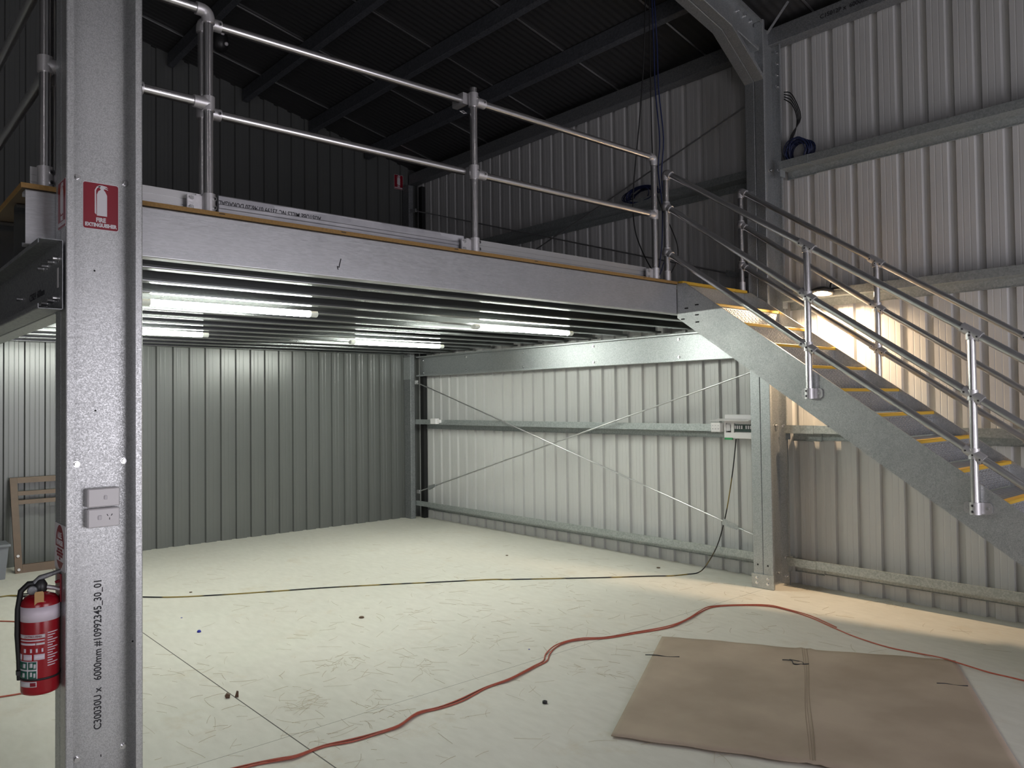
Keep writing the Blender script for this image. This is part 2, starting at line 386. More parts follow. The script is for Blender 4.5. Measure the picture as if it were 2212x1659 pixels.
# ------------------------------------------------------------------ columns
def column(y0,ztop,label,cat,side):
    t=thing('steel_column',(-3.6,y0+.15,0),label,cat,'back-to-back portal columns')
    D=.289; B=.091
    # near C opens towards +X, far C opens towards -X
    MB().prism(cprof(D,B,.028,.0035),(-3.5995,y0,0),(1,0,0),(0,1,0),(0,0,ztop)).build('channel',M['galv_col'] if side=='L' else M['galv_frame'],t)
    MB().prism(cprof(D,B,.028,.0035),(-3.6025,y0,0),(-1,0,0),(0,1,0),(0,0,ztop)).build('channel',M['galv_frame'],t)
    return t
LC=column(.718,5.60,'broad galvanised column in left foreground with fire signs and stencil','column','L')
b=Each()
for y,z in ((.777,2.553),(.960,2.557),(.775,1.366),(.956,1.370),(.776,.168),(.954,.170)): bolt(b,(-3.596,y,z),(1,0,0),.0095,.008)
b.build('bolt',M['bolt'],LC)
h=Each()
for y,z in ((.842,2.17),(.846,1.585),(.99,.60)): h.cyl((-3.5955,y,z),(-3.5948,y,z),.004,10)
h.build('drill_hole',M['dark'],LC)
text_mesh('stencil','C30030U x   6000mm #10992345_30_01',.041,(-3.5958,.856,.265),(0,0,1),(0,-1,0),M['ink'],LC,'LEFT',width=.612,bold=.0006)
text_mesh('stencil','-',.04,(-3.5958,.864,.155),(0,0,1),(0,-1,0),M['ink'],LC)

RC=column(5.97,4.835,'galvanised column against the right wall where the stair lands','column','R')
bp=MB(); bp.box((-3.705,5.957,.002),(-3.497,5.969,.118)); o=bp.build('base_plate',M['galv_hot'],RC)
b=Each()
for x in (-3.655,-3.552):
    for z in (.045,.085): bolt(b,(x,5.957,z),(0,-1,0),.009,.009)
b.build('bolt',M['bolt'],RC)
h=Each()
for x in (-3.650,-3.556): h.cyl((x,5.9695,.195),(x,5.968,.195),.008,10)
h.build('drill_hole',M['dark'],RC)
b=Each()
for z in (4.77,4.66,4.56,4.46,4.36,3.62,1.385,.25,.09): bolt(b,(-3.545,6.255,z-.02),(0,-1,0),.009,.02)
for z in (3.60,1.37,.10): bolt(b,(-3.598,6.20,z),(1,0,0),.009,.02)
b.build('bolt',M['bolt'],RC)

# rafter: back-to-back C300 on slope, with knee brace and haunch plate
def rz(y): return 4.895+S*(5.66-abs(y))  # rafter top
R_=thing('roof_rafter',(-3.6,5.9,4.6),'galvanised roof rafter above the right column with knee brace','rafter')
vU=V((0,-1,S)).normalized(); vW=V((0,S,1)).normalized()
L_=5.96/vU.dot(V((0,-1,0)))
for sx,x in ((1,-3.5995),(-1,-3.6025)):
    O=V((x,5.965,rz(5.965)))-vW*.289
    MB().prism(cprof(.289,.091,.028,.0035),O,(sx,0,0),vW,vU*L_).build('rafter_channel',M['galv_frame'],R_)
P0=V((-3.6,5.485,4.648)); P1=V((-3.6,5.97,4.322)); d=(P1-P0).normalized(); nrm=V((0,d.z,-d.y)).normalized()
if nrm.z<0: nrm=-nrm
for sx,x in ((1,-3.5995),(-1,-3.6025)):
    a0,a1=P0-d*.004,P1+d*.004; q=MB()
    def slab(xa,xb,h0,h1,q=q,a0=a0,a1=a1):
        c=[V((xx,p.y,p.z))+nrm*h for h in (h0,h1) for p in (a0,a1) for xx in (xa,xb)]
        q.add(c,[(0,1,3,2),(4,6,7,5),(0,4,5,1),(2,3,7,6),(0,2,6,4),(1,5,7,3)],False)
    slab(x+sx*.003,x+sx*.088,0,.004); slab(x+sx*.0,x+sx*.003,.003,.006); slab(x+sx*.087,x+sx*.091,.002,.03)
    q.build('knee_brace',M['galv_frame'],R_)
MB().prism([(5.60,rz(5.60)-.035),(6.235,rz(6.235)-.035),(6.235,4.33),(5.985,4.33),(5.93,4.40),(5.60,4.59)],(-3.598,0,0),(0,1,0),(0,0,1),(.0045,0,0)).build('gusset_plate',M['galv_frame'],R_)
b=Each()
for y,z in ((5.733,4.86),(5.83,4.845),(5.923,4.83),(6.017,4.815)): bolt(b,(-3.5935,y-.02,z-.01),(1,0,0),.010,.03)
for y,z in ((5.80,4.47),(5.86,4.44),(5.92,4.41)): bolt(b,(-3.5935,y,z),(1,0,0),.008,.01)
b.build('bolt',M['bolt'],R_)
MB().box((-3.5965,5.728,4.675),(-3.595,5.762,4.735)).build('paper_label',M['white_print'],R_)
R2=thing('roof_rafter',(-3.6,-3,4.6),'galvanised roof rafter on the far slope beyond the ridge','rafter')
vU2=V((0,-1,-S)).normalized(); vW2=V((0,-S,1)).normalized()
for sx,x in ((1,-3.5995),(-1,-3.6025)):
    O=V((x,-.01,rz(0)))-vW2*.289
    MB().prism(cprof(.289,.091,.028,.0035),O,(sx,0,0),vW2,vU2*6.35).build('rafter_channel',M['galv_frame'],R2)
t=thing('fly_brace',(-3.40,6.0,4.80),'small diagonal steel strut from the rafter end to the roof','brace')
MB().prism([(0,0),(.03,0),(.03,.003),(0,.003)],(-3.49,5.99,4.71),(0,1,0),(0,0,1),(.20,0,.20)).build('strut',M['galv_dark'],t)

# corner column at back
t=thing('corner_column',(-9.15,6.2,0),'dark green-grey column in the far corner beside the end wall','column')
MB().prism(cprof(.155,.075,.02,.003),(-9.235,6.10,0),(0,1,0),(1,0,0),(0,0,4.65)).build('channel',M['galv_dark'],t)
mbb=MB(); mbb.box((-9.236,6.095,1.93),(-9.07,6.099,2.24)); mbb.build('cleat',M['galv_frame'],t)
MB().box((-9.10,6.28,.0),(-9.02,6.335,4.65)).build('gap_shade_strip',M['dark'],t)  # dark strip put in for the shade of the corner gap

# ------------------------------------------------------------------ mezzanine frame
ZJ=2.27
t=thing('deck_edge_beam',(-3.70,2.8,ZJ),'long pale galvanised beam along the front edge of the mezzanine','beam')
YB0,YB1=.610,4.966
c=MB().prism(cprof(.228,.075,.018,.0035),(-3.70,YB0,ZJ),(-1,0,0),(0,0,1),(0,YB1-YB0,0)).build('channel',M['galv_beam'],t)
g=Each()
for z in (2.292,2.300,2.312,2.468): g.box((-3.7,YB0,z),(-3.6992,YB1,z+.0015))
g.build('roll_line',M['galv_frame'],t)
MB().tube([(-3.6985,2.052,2.372),(-3.6985,2.045,2.345),(-3.6985,2.04,2.325),(-3.6985,2.03,2.328),(-3.6985,2.035,2.312)],.0022,5).build('pen_mark',M['ink'],t)
# rim beam behind the stair head
t=thing('deck_edge_beam',(-3.70,5.45,ZJ),'short galvanised deck beam hidden behind the stair head','beam')
MB().prism(cprof(.228,.075,.018,.0035),(-3.705,4.985,ZJ),(-1,0,0),(0,0,1),(0,.97,0)).build('channel',M['galv_beam'],t)

G='floor joists under the mezzanine deck'
ords=['second','third','fourth','fifth','sixth','seventh','eighth','ninth','tenth','eleventh','twelfth','thirteenth','fourteenth']
j0=thing('floor_joist',(-4.06,3.4,ZJ),'galvanised joist under the deck, second back from the front edge beam','joist',G)
MB().prism(cprof(.228,.075,.018,.0035),(-4.06,.625,ZJ),(1,0,0),(0,0,1),(0,5.62,0)).build('channel',M['joist'],j0)
for k in range(1,12):
    dup(j0,(-.43*k,0,0),'galvanised joist under the deck, %s back from the front edge beam'%ords[k],G)
dup(j0,(-9.225+4.06,0,0),'galvanised joist under the deck tight against the end wall',G)

# bearers
t=thing('deck_bearer',(-6.3,.67,1.99),'dark galvanised bearer bolted to the left column, open end towards us','bearer')
MB().prism(cprof(.279,.088,.020,.0035),(-9.2,.7085,1.989),(0,-1,0),(0,0,1),(5.69,0,0)).build('channel',M['galv_dark'],t)
b=Each()
for x,z in ((-3.56,2.20),(-3.66,2.20),(-3.78,2.20),(-3.86,2.20),(-3.56,2.04),(-3.66,2.04),(-3.78,2.04),(-3.86,2.04),(-4.35,2.12)): bolt(b,(x,.705,z),(0,-1,0),.010,.022)
b.build('bolt',M['bolt'],t)
MB().box((-3.592,.7035,2.085),(-3.568,.7042,2.165)).build('paper_label',M['white_plastic'],t)
text_mesh('stencil','C25024  6000mm',.045,(-4.0,.7043,2.10),(1,0,0),(0,0,1),M['ink'],t)
t=thing('deck_bearer',(-6.4,.75,1.99),'galvanised bearer backing the left bearer, ending behind the left column','bearer')
MB().prism(cprof(.279,.088,.020,.0035),(-9.2,.7125,1.989),(0,1,0),(0,0,1),(5.505,0,0)).build('channel',M['galv_frame'],t)
t=thing('deck_bearer',(-6.4,6.23,1.97),'bright galvanised bearer with bolt pairs along the right wall under the deck','bearer')
MB().prism(cprof(.279,.075,.020,.0035),(-9.075,6.268,1.972),(0,-1,0),(0,0,1),(5.37,0,0)).build('channel',M['galv_frame'],t)
b=Each()
for x in (-9.0,-8.03,-6.92,-5.78,-4.65):
    for z in (2.195,2.02): bolt(b,(x,6.264,z),(0,-1,0),.012,.010)
b.build('bolt',M['bolt'],t)

# deck boards
t=thing('mezzanine_deck',(-6.45,3.4,2.50),'particleboard mezzanine floor with a yellow-brown front edge','deck')
d=MB().box((-9.24,.598,2.500),(-3.694,6.17,2.520)); d.build('board',M['ply_face'],t)
d=MB().box((-3.694,.598,2.500),(-3.688,4.965,2.520)); d.box((-9.24,.592,2.500),(-3.688,.598,2.520)); d.build('board_edge',M['ply'],t)
d=Each()
for y in (1.40,2.05,2.80,3.45,4.55): d.box((-3.6885,y,2.511),(-3.6872,y+.028,2.5145))
d.build('tongue_gap',M['dark'],t)

# ------------------------------------------------------------------ guard rails
PR=.0225; XP=-3.745
def screw(mb,mh,p,n,r=.0085):
    p,n=V(p),V(n).normalized()
    mb.append((p,n,r))
def put_screws(lst,par):
    for p,n,r in lst:
        q=MB(); q.tube([p,p+n*.007],r,12); q.mi=1; q.tube([p+n*.0066,p+n*.0074],r*.58,8)
        q.build('set_screw',[M['bolt'],M['dark']],par)
def sleeve(par,a,b,name='rail_fitting',scr=(),r=.030,mat='fitting'):
    """collar round a pipe from a to b, with set screws at (point,normal)"""
    o=MB().tube([a,b],r,18).build(name,M[mat],par)
    if scr:
        s=[]
        for p,n in scr: screw(s,None,p,n)
        put_screws(s,o)
    return o
def elbow(par,c,d1,d2,l=.06,r=.030,name='elbow_fitting',bend=.034):
    c,d1,d2=V(c),V(d1).normalized(),V(d2).normalized()
    pts=[c+d1*l,c+d1*bend]
    for k in range(1,6):
        q=k/6; pts.append((c+d1*bend)*(1-q)**2+c*2*q*(1-q)+(c+d2*bend)*q*q)
    pts+=[c+d2*bend,c+d2*l]
    return MB().tube(pts,r,18).build(name,M['fitting'],par)
def base_bracket(par,x,y,z,wide=.11,side=-1):
    """socket with bolted side plate standing on the deck edge"""
    mb=MB(); mb.tube([(x,y,z),(x,y,z+.092)],.0305,18)
    mb.box((x-.012,y+side*.10,z+.004),(x+.0,y+side*.02,z+.078))
    mb.box((x-.045,y+side*.055,z),(x-.012,y+side*.02,z+.088))
    o=mb.build('base_bracket',M['fitting'],par)
    s=[]
    for dz in (.024,.068):
        screw(s,None,(x+.022,y+.018,z+dz),(1,.5,0),.0105)
        MB().tube([(x,y+side*.082,z+dz-.006),(x+.008,y+side*.082,z+dz-.006)],.011,6).build('bolt',M['bolt'],o)
    put_screws(s,o)
    return o
def pipe(par,pts,name,mat='pipe'): return MB().tube(pts,PR,18).build(name,M[mat],par)
def toe_ribbed(par,y0,y1,x=-3.795,z0=2.524,h=.092):
    poly=[(0,0),(.012,0),(.012,h*.28),(.006,h*.28),(.006,h*.32),(.012,h*.32),(.012,h*.60),(.006,h*.60),(.006,h*.64),(.012,h*.64),(.012,h),(0,h)]
    return MB().prism(poly,(x,y0,z0),(1,0,0),(0,0,1),(0,y1-y0,0)).build('toe_board',M['alu'],par)
ZT,ZM=3.462,3.022
ZD=2.52
# left panel (runs behind the column)
g=thing('guardrail',(XP,.95,ZD),'left section of mezzanine guardrail passing behind the big column','guardrail')
yA=1.372; yL=.688
ZTL=3.497
pipe(g,[(XP,yA,ZD+.02),(XP,yA,ZTL-.03)],'post')
pipe(g,[(XP,yL,ZD+.02),(XP,yL,ZTL-.03)],'post')
pipe(g,[(XP,yL+.03,ZTL),(XP,yA-.03,ZTL)],'top_rail'); pipe(g,[(XP,yL,3.047),(XP,yA,3.047)],'mid_rail')
elbow(g,(XP,yA,ZTL),(0,-1,0),(0,0,-1),.058,bend=.04); elbow(g,(XP,yL,ZTL),(0,1,0),(0,0,-1),.058,bend=.04)
sleeve(g,(XP,yA,3.013),(XP,yA,3.081)); sleeve(g,(XP,yA-.072,3.047),(XP,yA,3.047))
sleeve(g,(XP,yL,3.013),(XP,yL,3.081)); sleeve(g,(XP,yL,3.047),(XP,yL+.07,3.047))
sleeve(g,(XP,.99,3.047),(XP,1.075,3.047),scr=[((XP+.028,1.06,3.050),(1,.2,0))])
base_bracket(g,XP,yA,ZD); base_bracket(g,XP,yL,ZD,side=1)
toe_ribbed(g,.64,1.335)
# swing section between post A and middle post
g=thing('safety_gate',(XP-.07,2.2,ZD),'middle lift-out rail section of mezzanine guardrail with grey stencilled toe board','gate')
xg=XP-.075; yG=1.372; yM=3.0; ZGT=3.475; ZGM=3.032
pipe(g,[(xg,yG,ZD+.02),(xg,yG,ZGT-.03)],'post')
elbow(g,(xg,yG,ZGT),(0,1,0),(0,0,-1),.055)
pipe(g,[(xg,yG+.03,ZGT),(XP-.055,yM-.035,ZGT)],'top_rail'); pipe(g,[(xg,yG,ZGM),(XP-.055,yM-.035,ZGM)],'mid_rail')
sleeve(g,(xg,yG,ZGM-.035),(xg,yG,ZGM+.035)); sleeve(g,(xg,yG+.02,ZGM),(xg,yG+.085,ZGM),scr=[((xg+.028,yG+.07,ZGM),(1,.3,0))])
sleeve(g,(xg,yG+.03,ZGT),(xg,yG+.088,ZGT),scr=[((xg+.028,yG+.073,ZGT),(1,.3,0))])
base_bracket(g,xg,yG,ZD,side=1)
kb=MB().prism([(0,0),(.018,0),(.018,.035),(.022,.04),(.022,.055),(.018,.06),(.018,.098),(.010,.104),(0,.104)],(-3.795,yG+.06,2.523),(1,0,0),(0,0,1),(0,yM-yG-.12,0)).build('toe_board',M['duragal'],g)
tx=text_mesh('stencil','AUSTUBE MILLS NC 23199 07:46:20 DURAGAL',.038,(-3.7762,1.705,2.588),(0,-1,0),(0,0,-1),M['ink'],None,'CENTER',width=.545,bold=.0002)
setp(tx,kb)
hp=MB(); hp.box((-3.795,yM-.075,2.525),(-3.765,yM-.045,2.60)); hp.box((-3.79,yM-.045,2.545),(-3.78,yM-.02,2.615)); hp.build('hinge_plate',M['galv_frame'],g)
# right panel
g=thing('guardrail',(XP,3.9,ZD),'right section of mezzanine guardrail ending at the stair head','guardrail')
yR_=4.765
pipe(g,[(XP,yM,ZD+.02),(XP,yM,3.545)],'post'); pipe(g,[(XP,yR_,ZD+.02),(XP,yR_,ZT-.03)],'post')
pipe(g,[(XP,yM+.02,ZT),(XP,yR_-.03,ZT)],'top_rail'); pipe(g,[(XP,yM,ZM-.01),(XP,yR_,ZM)],'mid_rail')
elbow(g,(XP,yR_,ZT),(0,-1,0),(0,0,-1),.058,bend=.03)
for z in (ZT+.005,ZM-.005):
    sleeve(g,(XP,yM,z-.04),(XP,yM,z+.045),scr=[((XP+.029,yM+.012,z+.012),(1,.35,0))],r=.031)
    sleeve(g,(XP,yM+.02,z-.003),(XP,yM+.085,z-.005),scr=[((XP+.029,yM+.062,z-.002),(1,.3,0))])
sleeve(g,(XP,yR_,ZM-.034),(XP,yR_,ZM+.034)); sleeve(g,(XP,yR_-.07,ZM),(XP,yR_,ZM))
lt=MB(); lt.box((XP-.13,yM-.065,ZT-.02),(XP-.02,yM-.025,ZT+.05)); lt.build('gate_latch',M['fitting'],g); lt=MB(); lt.tube([(XP-.03,yM-.055,ZT-.062),(XP-.03,yM-.03,ZT-.07),(XP-.03,yM-.055,ZT-.078),(XP-.03,yM-.08,ZT-.07)],.004,6,closed=True)
lt.build('latch_ring',M['fitting'],g)
base_bracket(g,XP,yM,ZD); base_bracket(g,XP,yR_,ZD)
toe_ribbed(g,yM+.04,yR_-.06)
# left side rail running back
g=thing('guardrail',(XP,.66,ZD),'side guardrail running back along the left edge of the mezzanine','guardrail')
xs_=XP-.01; ys_=.700
pipe(g,[(xs_+.01,ys_,ZTL-.02),(-9.1,ys_,ZTL-.02)],'top_rail','pipe_dull'); pipe(g,[(xs_,ys_,3.03),(-9.1,ys_,3.04)],'mid_rail','pipe_dull')
pipe(g,[(xs_-.10,.728,ZD),(xs_-.10,.728,ZTL-.03)],'post','pipe_dull')
for x in (-5.6,-7.4,-9.1): pipe(g,[(x,ys_,ZD),(x,ys_,ZTL-.02)],'post','pipe_dull')
sleeve(g,(xs_-.10,.728,2.995),(xs_-.10,.728,3.065))

# ------------------------------------------------------------------ stair
YS0,YS1=4.972,5.905
ST=thing('steel_stair',(-2.0,5.43,0),'steep galvanised steel stair with yellow step edges rising to the mezzanine','stair')
def nz(k): return (-3.365+.2360*k, 2.320-.1643*k)
sl=.1643/.2360
NST=14
def stringer(y0,y1,name='stringer'):
    xb=-.42
    top=lambda x: 2.320+sl*.0-(x+3.365)*sl+.004
    bot=lambda x: 2.238-(x+3.70)*.6875
    poly=[(-3.70,2.24),(-3.70,2.507),(-3.622,2.507),(xb,top(xb)),(xb,.0),((3.2555-3.70)*-1-4.0+0.0,0)]
    xz=-3.70+2.238/.6875
    poly=[(-3.70,2.238),(-3.70,2.507),(-3.622,2.503),(-.20,top(-.20)),(-.20,0),(xz,0)]
    return MB().prism(poly,(0,y0,0),(1,0,0),(0,0,1),(0,y1-y0,0)).build(name,M['galv_hot'],ST)
s1=stringer(YS0,YS0+.010); s2=stringer(YS1-.010,YS1)
from math import cos,sin
for x,z in ((-3.614,2.306),(-3.518,2.324),(-3.648,2.225),(-3.518,2.247),(-3.516,2.192)):
    h=MB(); h.box((x-.013,YS0-.0012,z-.005),(x+.013,YS0,z+.005)); h.tube([(x-.013,YS0-.0012,z),(x-.013,YS0,z)],.005,8); h.tube([(x+.013,YS0-.0012,z),(x+.013,YS0,z)],.005,8); h.build('bolt_slot',M['dark'],ST)
b=Each()
for x,z in ((-2.60,1.56),(-2.50,1.415),(-1.76,.95),): b.tube([(x,YS0-.001,z),(x,YS0,z)],.006,10)
b.build('weep_hole',M['bolt'],ST)
# head riser (plain) and steps
MB().box((-3.692,YS0+.012,2.335),(-3.688,YS1-.012,2.505)).build('head_plate',M['galv_frame'],ST)
MB().box((-3.700,YS0+.012,2.503),(-3.655,YS1-.012,2.524)).build('nosing',M['yellow'],ST)
def step_mesh():
    mb=MB(); x,z=nz(0)
    y0,y1=YS0+.011,YS1-.011
    mb.box((x-.255,y0,z-.008),(x-.002,y1,z-.003))
    mb.box((x-.014,y0,z-.160),(x-.010,y1,z-.005))
    return mb
def stud_mesh():
    """raised bars of the chequer plate on the riser face and the tread"""
    mb=MB(); x,z=nz(0); y0,y1=YS0+.016,YS1-.016
    rows=9; cols=34
    for r in range(rows):
        zc=z-.035-r*.0142
        for c in range(cols):
            yc=y0+.012+(y1-y0-.024)*(c+.5*(r%2))/(cols)
            a=.6 if (c+r)%2 else -.6
            dy,dz=.010*cos(a),.010*sin(a); nyy,nzz=-sin(a)*.0022,cos(a)*.0022
            P=[(x-.010,yc-dy-nyy,zc-dz-nzz),(x-.010,yc+dy-nyy,zc+dz-nzz),(x-.010,yc+dy+nyy,zc+dz+nzz),(x-.010,yc-dy+nyy,zc-dz+nzz)]
            Q=[(x-.0072,yc+(p[1]-yc)*.75,zc+(p[2]-zc)*.75) for p in P]
            mb.add(P+Q,[(4,5,6,7),(0,1,5,4),(1,2,6,5),(2,3,7,6),(3,0,4,7)],False)
    for r in range(7):
        xc=x-.06-r*.027
        mb.add([(xc-.004,y0,z-.003),(xc+.004,y0,z-.003),(xc+.004,y1,z-.003),(xc-.004,y1,z-.003),(xc-.002,y0,z-.0005),(xc+.002,y0,z-.0005),(xc+.002,y1,z-.0005),(xc-.002,y1,z-.0005)],[(4,5,6,7),(0,1,5,4),(1,2,6,5),(2,3,7,6),(3,0,4,7)],False)
    return mb
tr0=step_mesh().build('step',M['galv_frame'],ST)
x,z=nz(0)
ns=MB().prism([(-.045,-.003),(-.045,.003),(-.004,.003),(.0,-.001),(.0,-.018),(-.004,-.018),(-.005,-.004)],(x,YS0+.012,z),(1,0,0),(0,0,1),(0,YS1-YS0-.024,0)).build('nosing',M['yellow'],None)
st_=stud_mesh().build('tread_pattern',M['stud'],None)
for q in (ns,st_): setp(q,tr0)
for k in range(1,NST):
    c=tr0.copy(); COL.objects.link(c); c.location=V(tr0.location)+V((.2360*k,0,-.1643*k))
    for gch in (ns,st_):
        dd=gch.copy(); COL.objects.link(dd); dd.parent=c

# stair handrails
def stair_rail(y,xs,tops,mids,lows,bases,label,root_x,ybr,near):
    g=thing('stair_handrail',(xs[0],y,bases[0]),label,'handrail','handrails of the steel stair')
    n=len(xs)
    mt='pipe' 
    for i in range(n):
        pipe(g,[(xs[i],y,bases[i]+.01),(xs[i],y,tops[i]-.01)],'post','pipe')
    for lst,nm2 in ((tops,'top_rail'),(mids,'mid_rail'),(lows,'low_rail')):
        x0=xs[0]+(.045 if lst is tops else .0)
        z0=lst[0]+(lst[1]-lst[0])/(xs[1]-xs[0])*(x0-xs[0])
        pts=[(x0,y,z0)]+[(xs[i],y,lst[i]) for i in range(1,n)]
        pipe(g,pts,nm2,'pipe_dull')
    for i in range(n):
        for q,lst in enumerate((tops,mids,lows)):
            if i==0:
                d=V((xs[1]-xs[0],0,lst[1]-lst[0])).normalized()
                p=V((xs[0],y,lst[0]))
                if q==0:
                    elbow(g,p,d,(0,0,-1),.062,.0305)
                else:
                    mb=MB(); mb.lathe([(.004,-.034),(.024,-.030),(.036,-.012),(.038,.0),(.036,.012),(.024,.030),(.004,.034)],p,(0,1,0),16)
                    mb.tube([p,p+d*.055],.0295,16); mb.tube([p-V((0,0,.033)),p+V((0,0,.033))],.029,16)
                    o=mb.build('swivel_fitting',M['fitting'],g)
                continue
            d=V((xs[i]-xs[i-1],0,lst[i]-lst[i-1])).normalized()
            p=V((xs[i],y,lst[i])); up=V((0,0,1)); nn=V((0,-1,0))
            mb=MB(); mb.tube([p-d*.058,p+d*.062],.0300,18)
            if q==0: mb.tube([p,p-up*.045],.0300,18)
            else: mb.tube([p+up*.03,p-up*.03],.0302,18)
            o=mb.build('rail_fitting',M['fitting'],g)
            s=[]
            for a in (-.045,0,.045):
                dz=-.020 if (a==0 and q==0) else -.006
                screw(s,None,p+d*a+nn*.026+up*dz,nn+V((.15,0,-.1)),.0085)
            put_screws(s,o)
        # base
        bz=bases[i]
        if i==0:
            MB().tube([(xs[0],y,bz),(xs[0],y,bz+.085)],.0285,18).build('base_socket',M['fitting'],g)
        else:
            mb=MB(); mb.tube([(xs[i],y,bz-.035),(xs[i],y,bz+.035)],.0305,18)
            pl=[(-.068,-.018),(-.058,-.030),(.058,-.030),(.068,-.018),(.068,.018),(.058,.030),(-.058,.030),(-.068,.018)]
            mb.prism([(a*1.08,c*1.1) for a,c in pl],(xs[i]+.005,ybr-(.004 if near else -.004),bz),(1,0,0),(0,0,1),(0,.006 if near else -.006,0))
            o=mb.build('base_bracket',M['fitting'],g)
            s=[]
            yy=y-.029
            for dz in (-.017,.017): screw(s,None,(xs[i]-.004,yy,bz+dz),(0,-1,0),.0095)
            for dx in (-.047,.055): MB().tube([(xs[i]+dx,ybr-.003,bz),(xs[i]+dx,ybr-.011,bz)],.009,6).build('bolt',M['bolt'],o)
            put_screws(s,o)
    return g
yn=4.939
xs=[-3.765,-2.610,-1.622,-.634]
stair_rail(yn,xs,[3.386,2.627,1.972,1.317],[3.118,2.289,1.609,.935],[2.758,1.948,1.274,.600],[2.524,1.634,.962,.30],'near handrail of the stair, three pipes on upright posts',0,4.9655,True)
yf=5.945-.075
xs2=[-3.69,-2.556,-1.572,-.59]
F=lambda l:[1.6+(v-1.6)*5.93/5.87 for v in l]
xs2=[v*5.93/5.87 for v in xs2]
stair_rail(5.93,xs2,F([3.383,2.618,1.962,1.306]),F([3.092,2.276,1.600,.924]),F([2.745,1.962,1.285,.608]),[2.524,1.61,.94,.27],'far handrail of the stair, on the wall side',0,5.9065,False)

# ------------------------------------------------------------------ LED battens
G='LED battens under the mezzanine'
def batten(x,y0,y1,label):
    z=2.2665
    t=thing('led_batten',(x,(y0+y1)/2,z),label,'light',G)
    r=.032
    poly=[(-.022,0),(-.022,-.008)]+[(r*math.cos(a),-.022+ -r*.72*math.sin(a)) for a in [PI-PI*k/12 for k in range(0,13)]]+[(.022,-.008),(.022,0)]
    poly=[(-.022,0)]+[(-r*math.cos(PI*k/12),-.016-r*.8*math.sin(PI*k/12)) for k in range(13)]+[(.022,0)]
    MB().prism(poly,(x,y0+.055,z),(1,0,0),(0,0,1),(0,y1-y0-.11,0),True).build('diffuser',M['tube'],t)
    for ya,yb in ((y0,y0+.055),(y1-.055,y1)): MB().prism(poly,(x,ya,z),(1,0,0),(0,0,1),(0,yb-ya,0),True).build('end_cap',M['cap'],t)
    return t
batten(-5.14,1.46,2.65,'lit LED batten nearest the front beam, left side of the bay')
batten(-7.21,1.43,2.63,'lit LED batten farther back on the left, partly behind the big column')
batten(-5.20,4.14,5.33,'lit LED batten nearest the right wall, in front')
batten(-7.25,4.12,5.32,'lit LED batten at the back right near the end wall')

# ------------------------------------------------------------------ work lamp
t=thing('work_lamp',(-3.08,6.09,2.46),'black work lamp glowing warm, hung on the girt behind the stair','lamp')
A=V((.04,-.16,-1)).normalized(); O=V((-3.08,6.07,2.478))
MB().lathe([(.02,-.02),(.05,-.018),(.085,0),(.092,.012),(.088,.030),(.080,.034),(.072,.030),(.062,.004),(.01,.002)],O,A,24).build('housing',M['black_plastic'],t)
MB().lathe([(.046,0),(.044,.004),(.03,.006),(.001,.007)],O+A*.006,A,24).build('lens',M['lamp_warm'],t)
MB().tube([(-3.045,6.13,2.485),(-3.03,6.11,2.52),(-3.01,6.10,2.555),(-2.985,6.10,2.55),(-2.97,6.11,2.52),(-2.975,6.14,2.49)],.006,8).build('handle',M['black_plastic'],t)
MB().box((-3.03,6.08,2.475),(-2.90,6.14,2.49)).build('bracket',M['black_plastic'],t)

# ------------------------------------------------------------------ cross bracing rods
G='cross-bracing rods in the wall bay'
def rod(a,b,y,label,tb):
    a=V((a[0],y,a[1])); b=V((b[0],y,b[1])); d=(b-a).normalized()
    t=thing('bracing_rod',a,label,'rod',G)
    MB().cyl(a,b,.0078,8).build('rod',M['pipe_dull'],t)
    if tb is not None:
        p=a+d*((tb-a.x)/d.x); up=V((0,1,0)).cross(d).normalized()
        q=MB(); q.prism([(-.09,-.028),(-.09,.03),(-.05,.033),(.06,.02),(.075,.012),(.075,-.022),(.02,-.025)],p+V((0,-.012,0)),d,up,(0,.004,0))
        q.prism([(-.05,.012),(.07,.012),(.07,.016),(-.05,.016)],p,d,up,(0,-.02,0))
        q.cyl(p+d*.075,p+d*.13,.010,8); q.build('tension_bracket',M['galv_frame'],t)
    e=MB(); e.tube([b-d*.04,b],.012,8); e.box(a-V((.025,.01,.025)),a+V((.025,.012,.025))); e.build('end_lug',M['bolt'],t)
    return t
rod((-8.96,1.888),(-3.71,.393),6.12,'galvanised bracing rod falling to the right below the deck, tensioner near the column',-4.0)
rod((-8.955,.384),(-3.71,1.86),6.135,'galvanised bracing rod rising to the right below the deck',-8.62)
rod((-8.96,4.268),(-3.71,2.655),6.12,'dark bracing rod falling to the right above the deck',-3.92)
rod((-8.96,2.60),(-3.71,4.232),6.135,'dark bracing rod rising to the right above the deck',None)
t=thing('bracing_rod',(-9.0,1.5,5.6),'thin roof bracing rod crossing the dark roof','rod')
MB().cyl((-9.1,.8,zr(.8)-.17),(-3.7,5.2,zr(5.2)-.17),.006,6).build('rod',M['pipe_dull'],t)

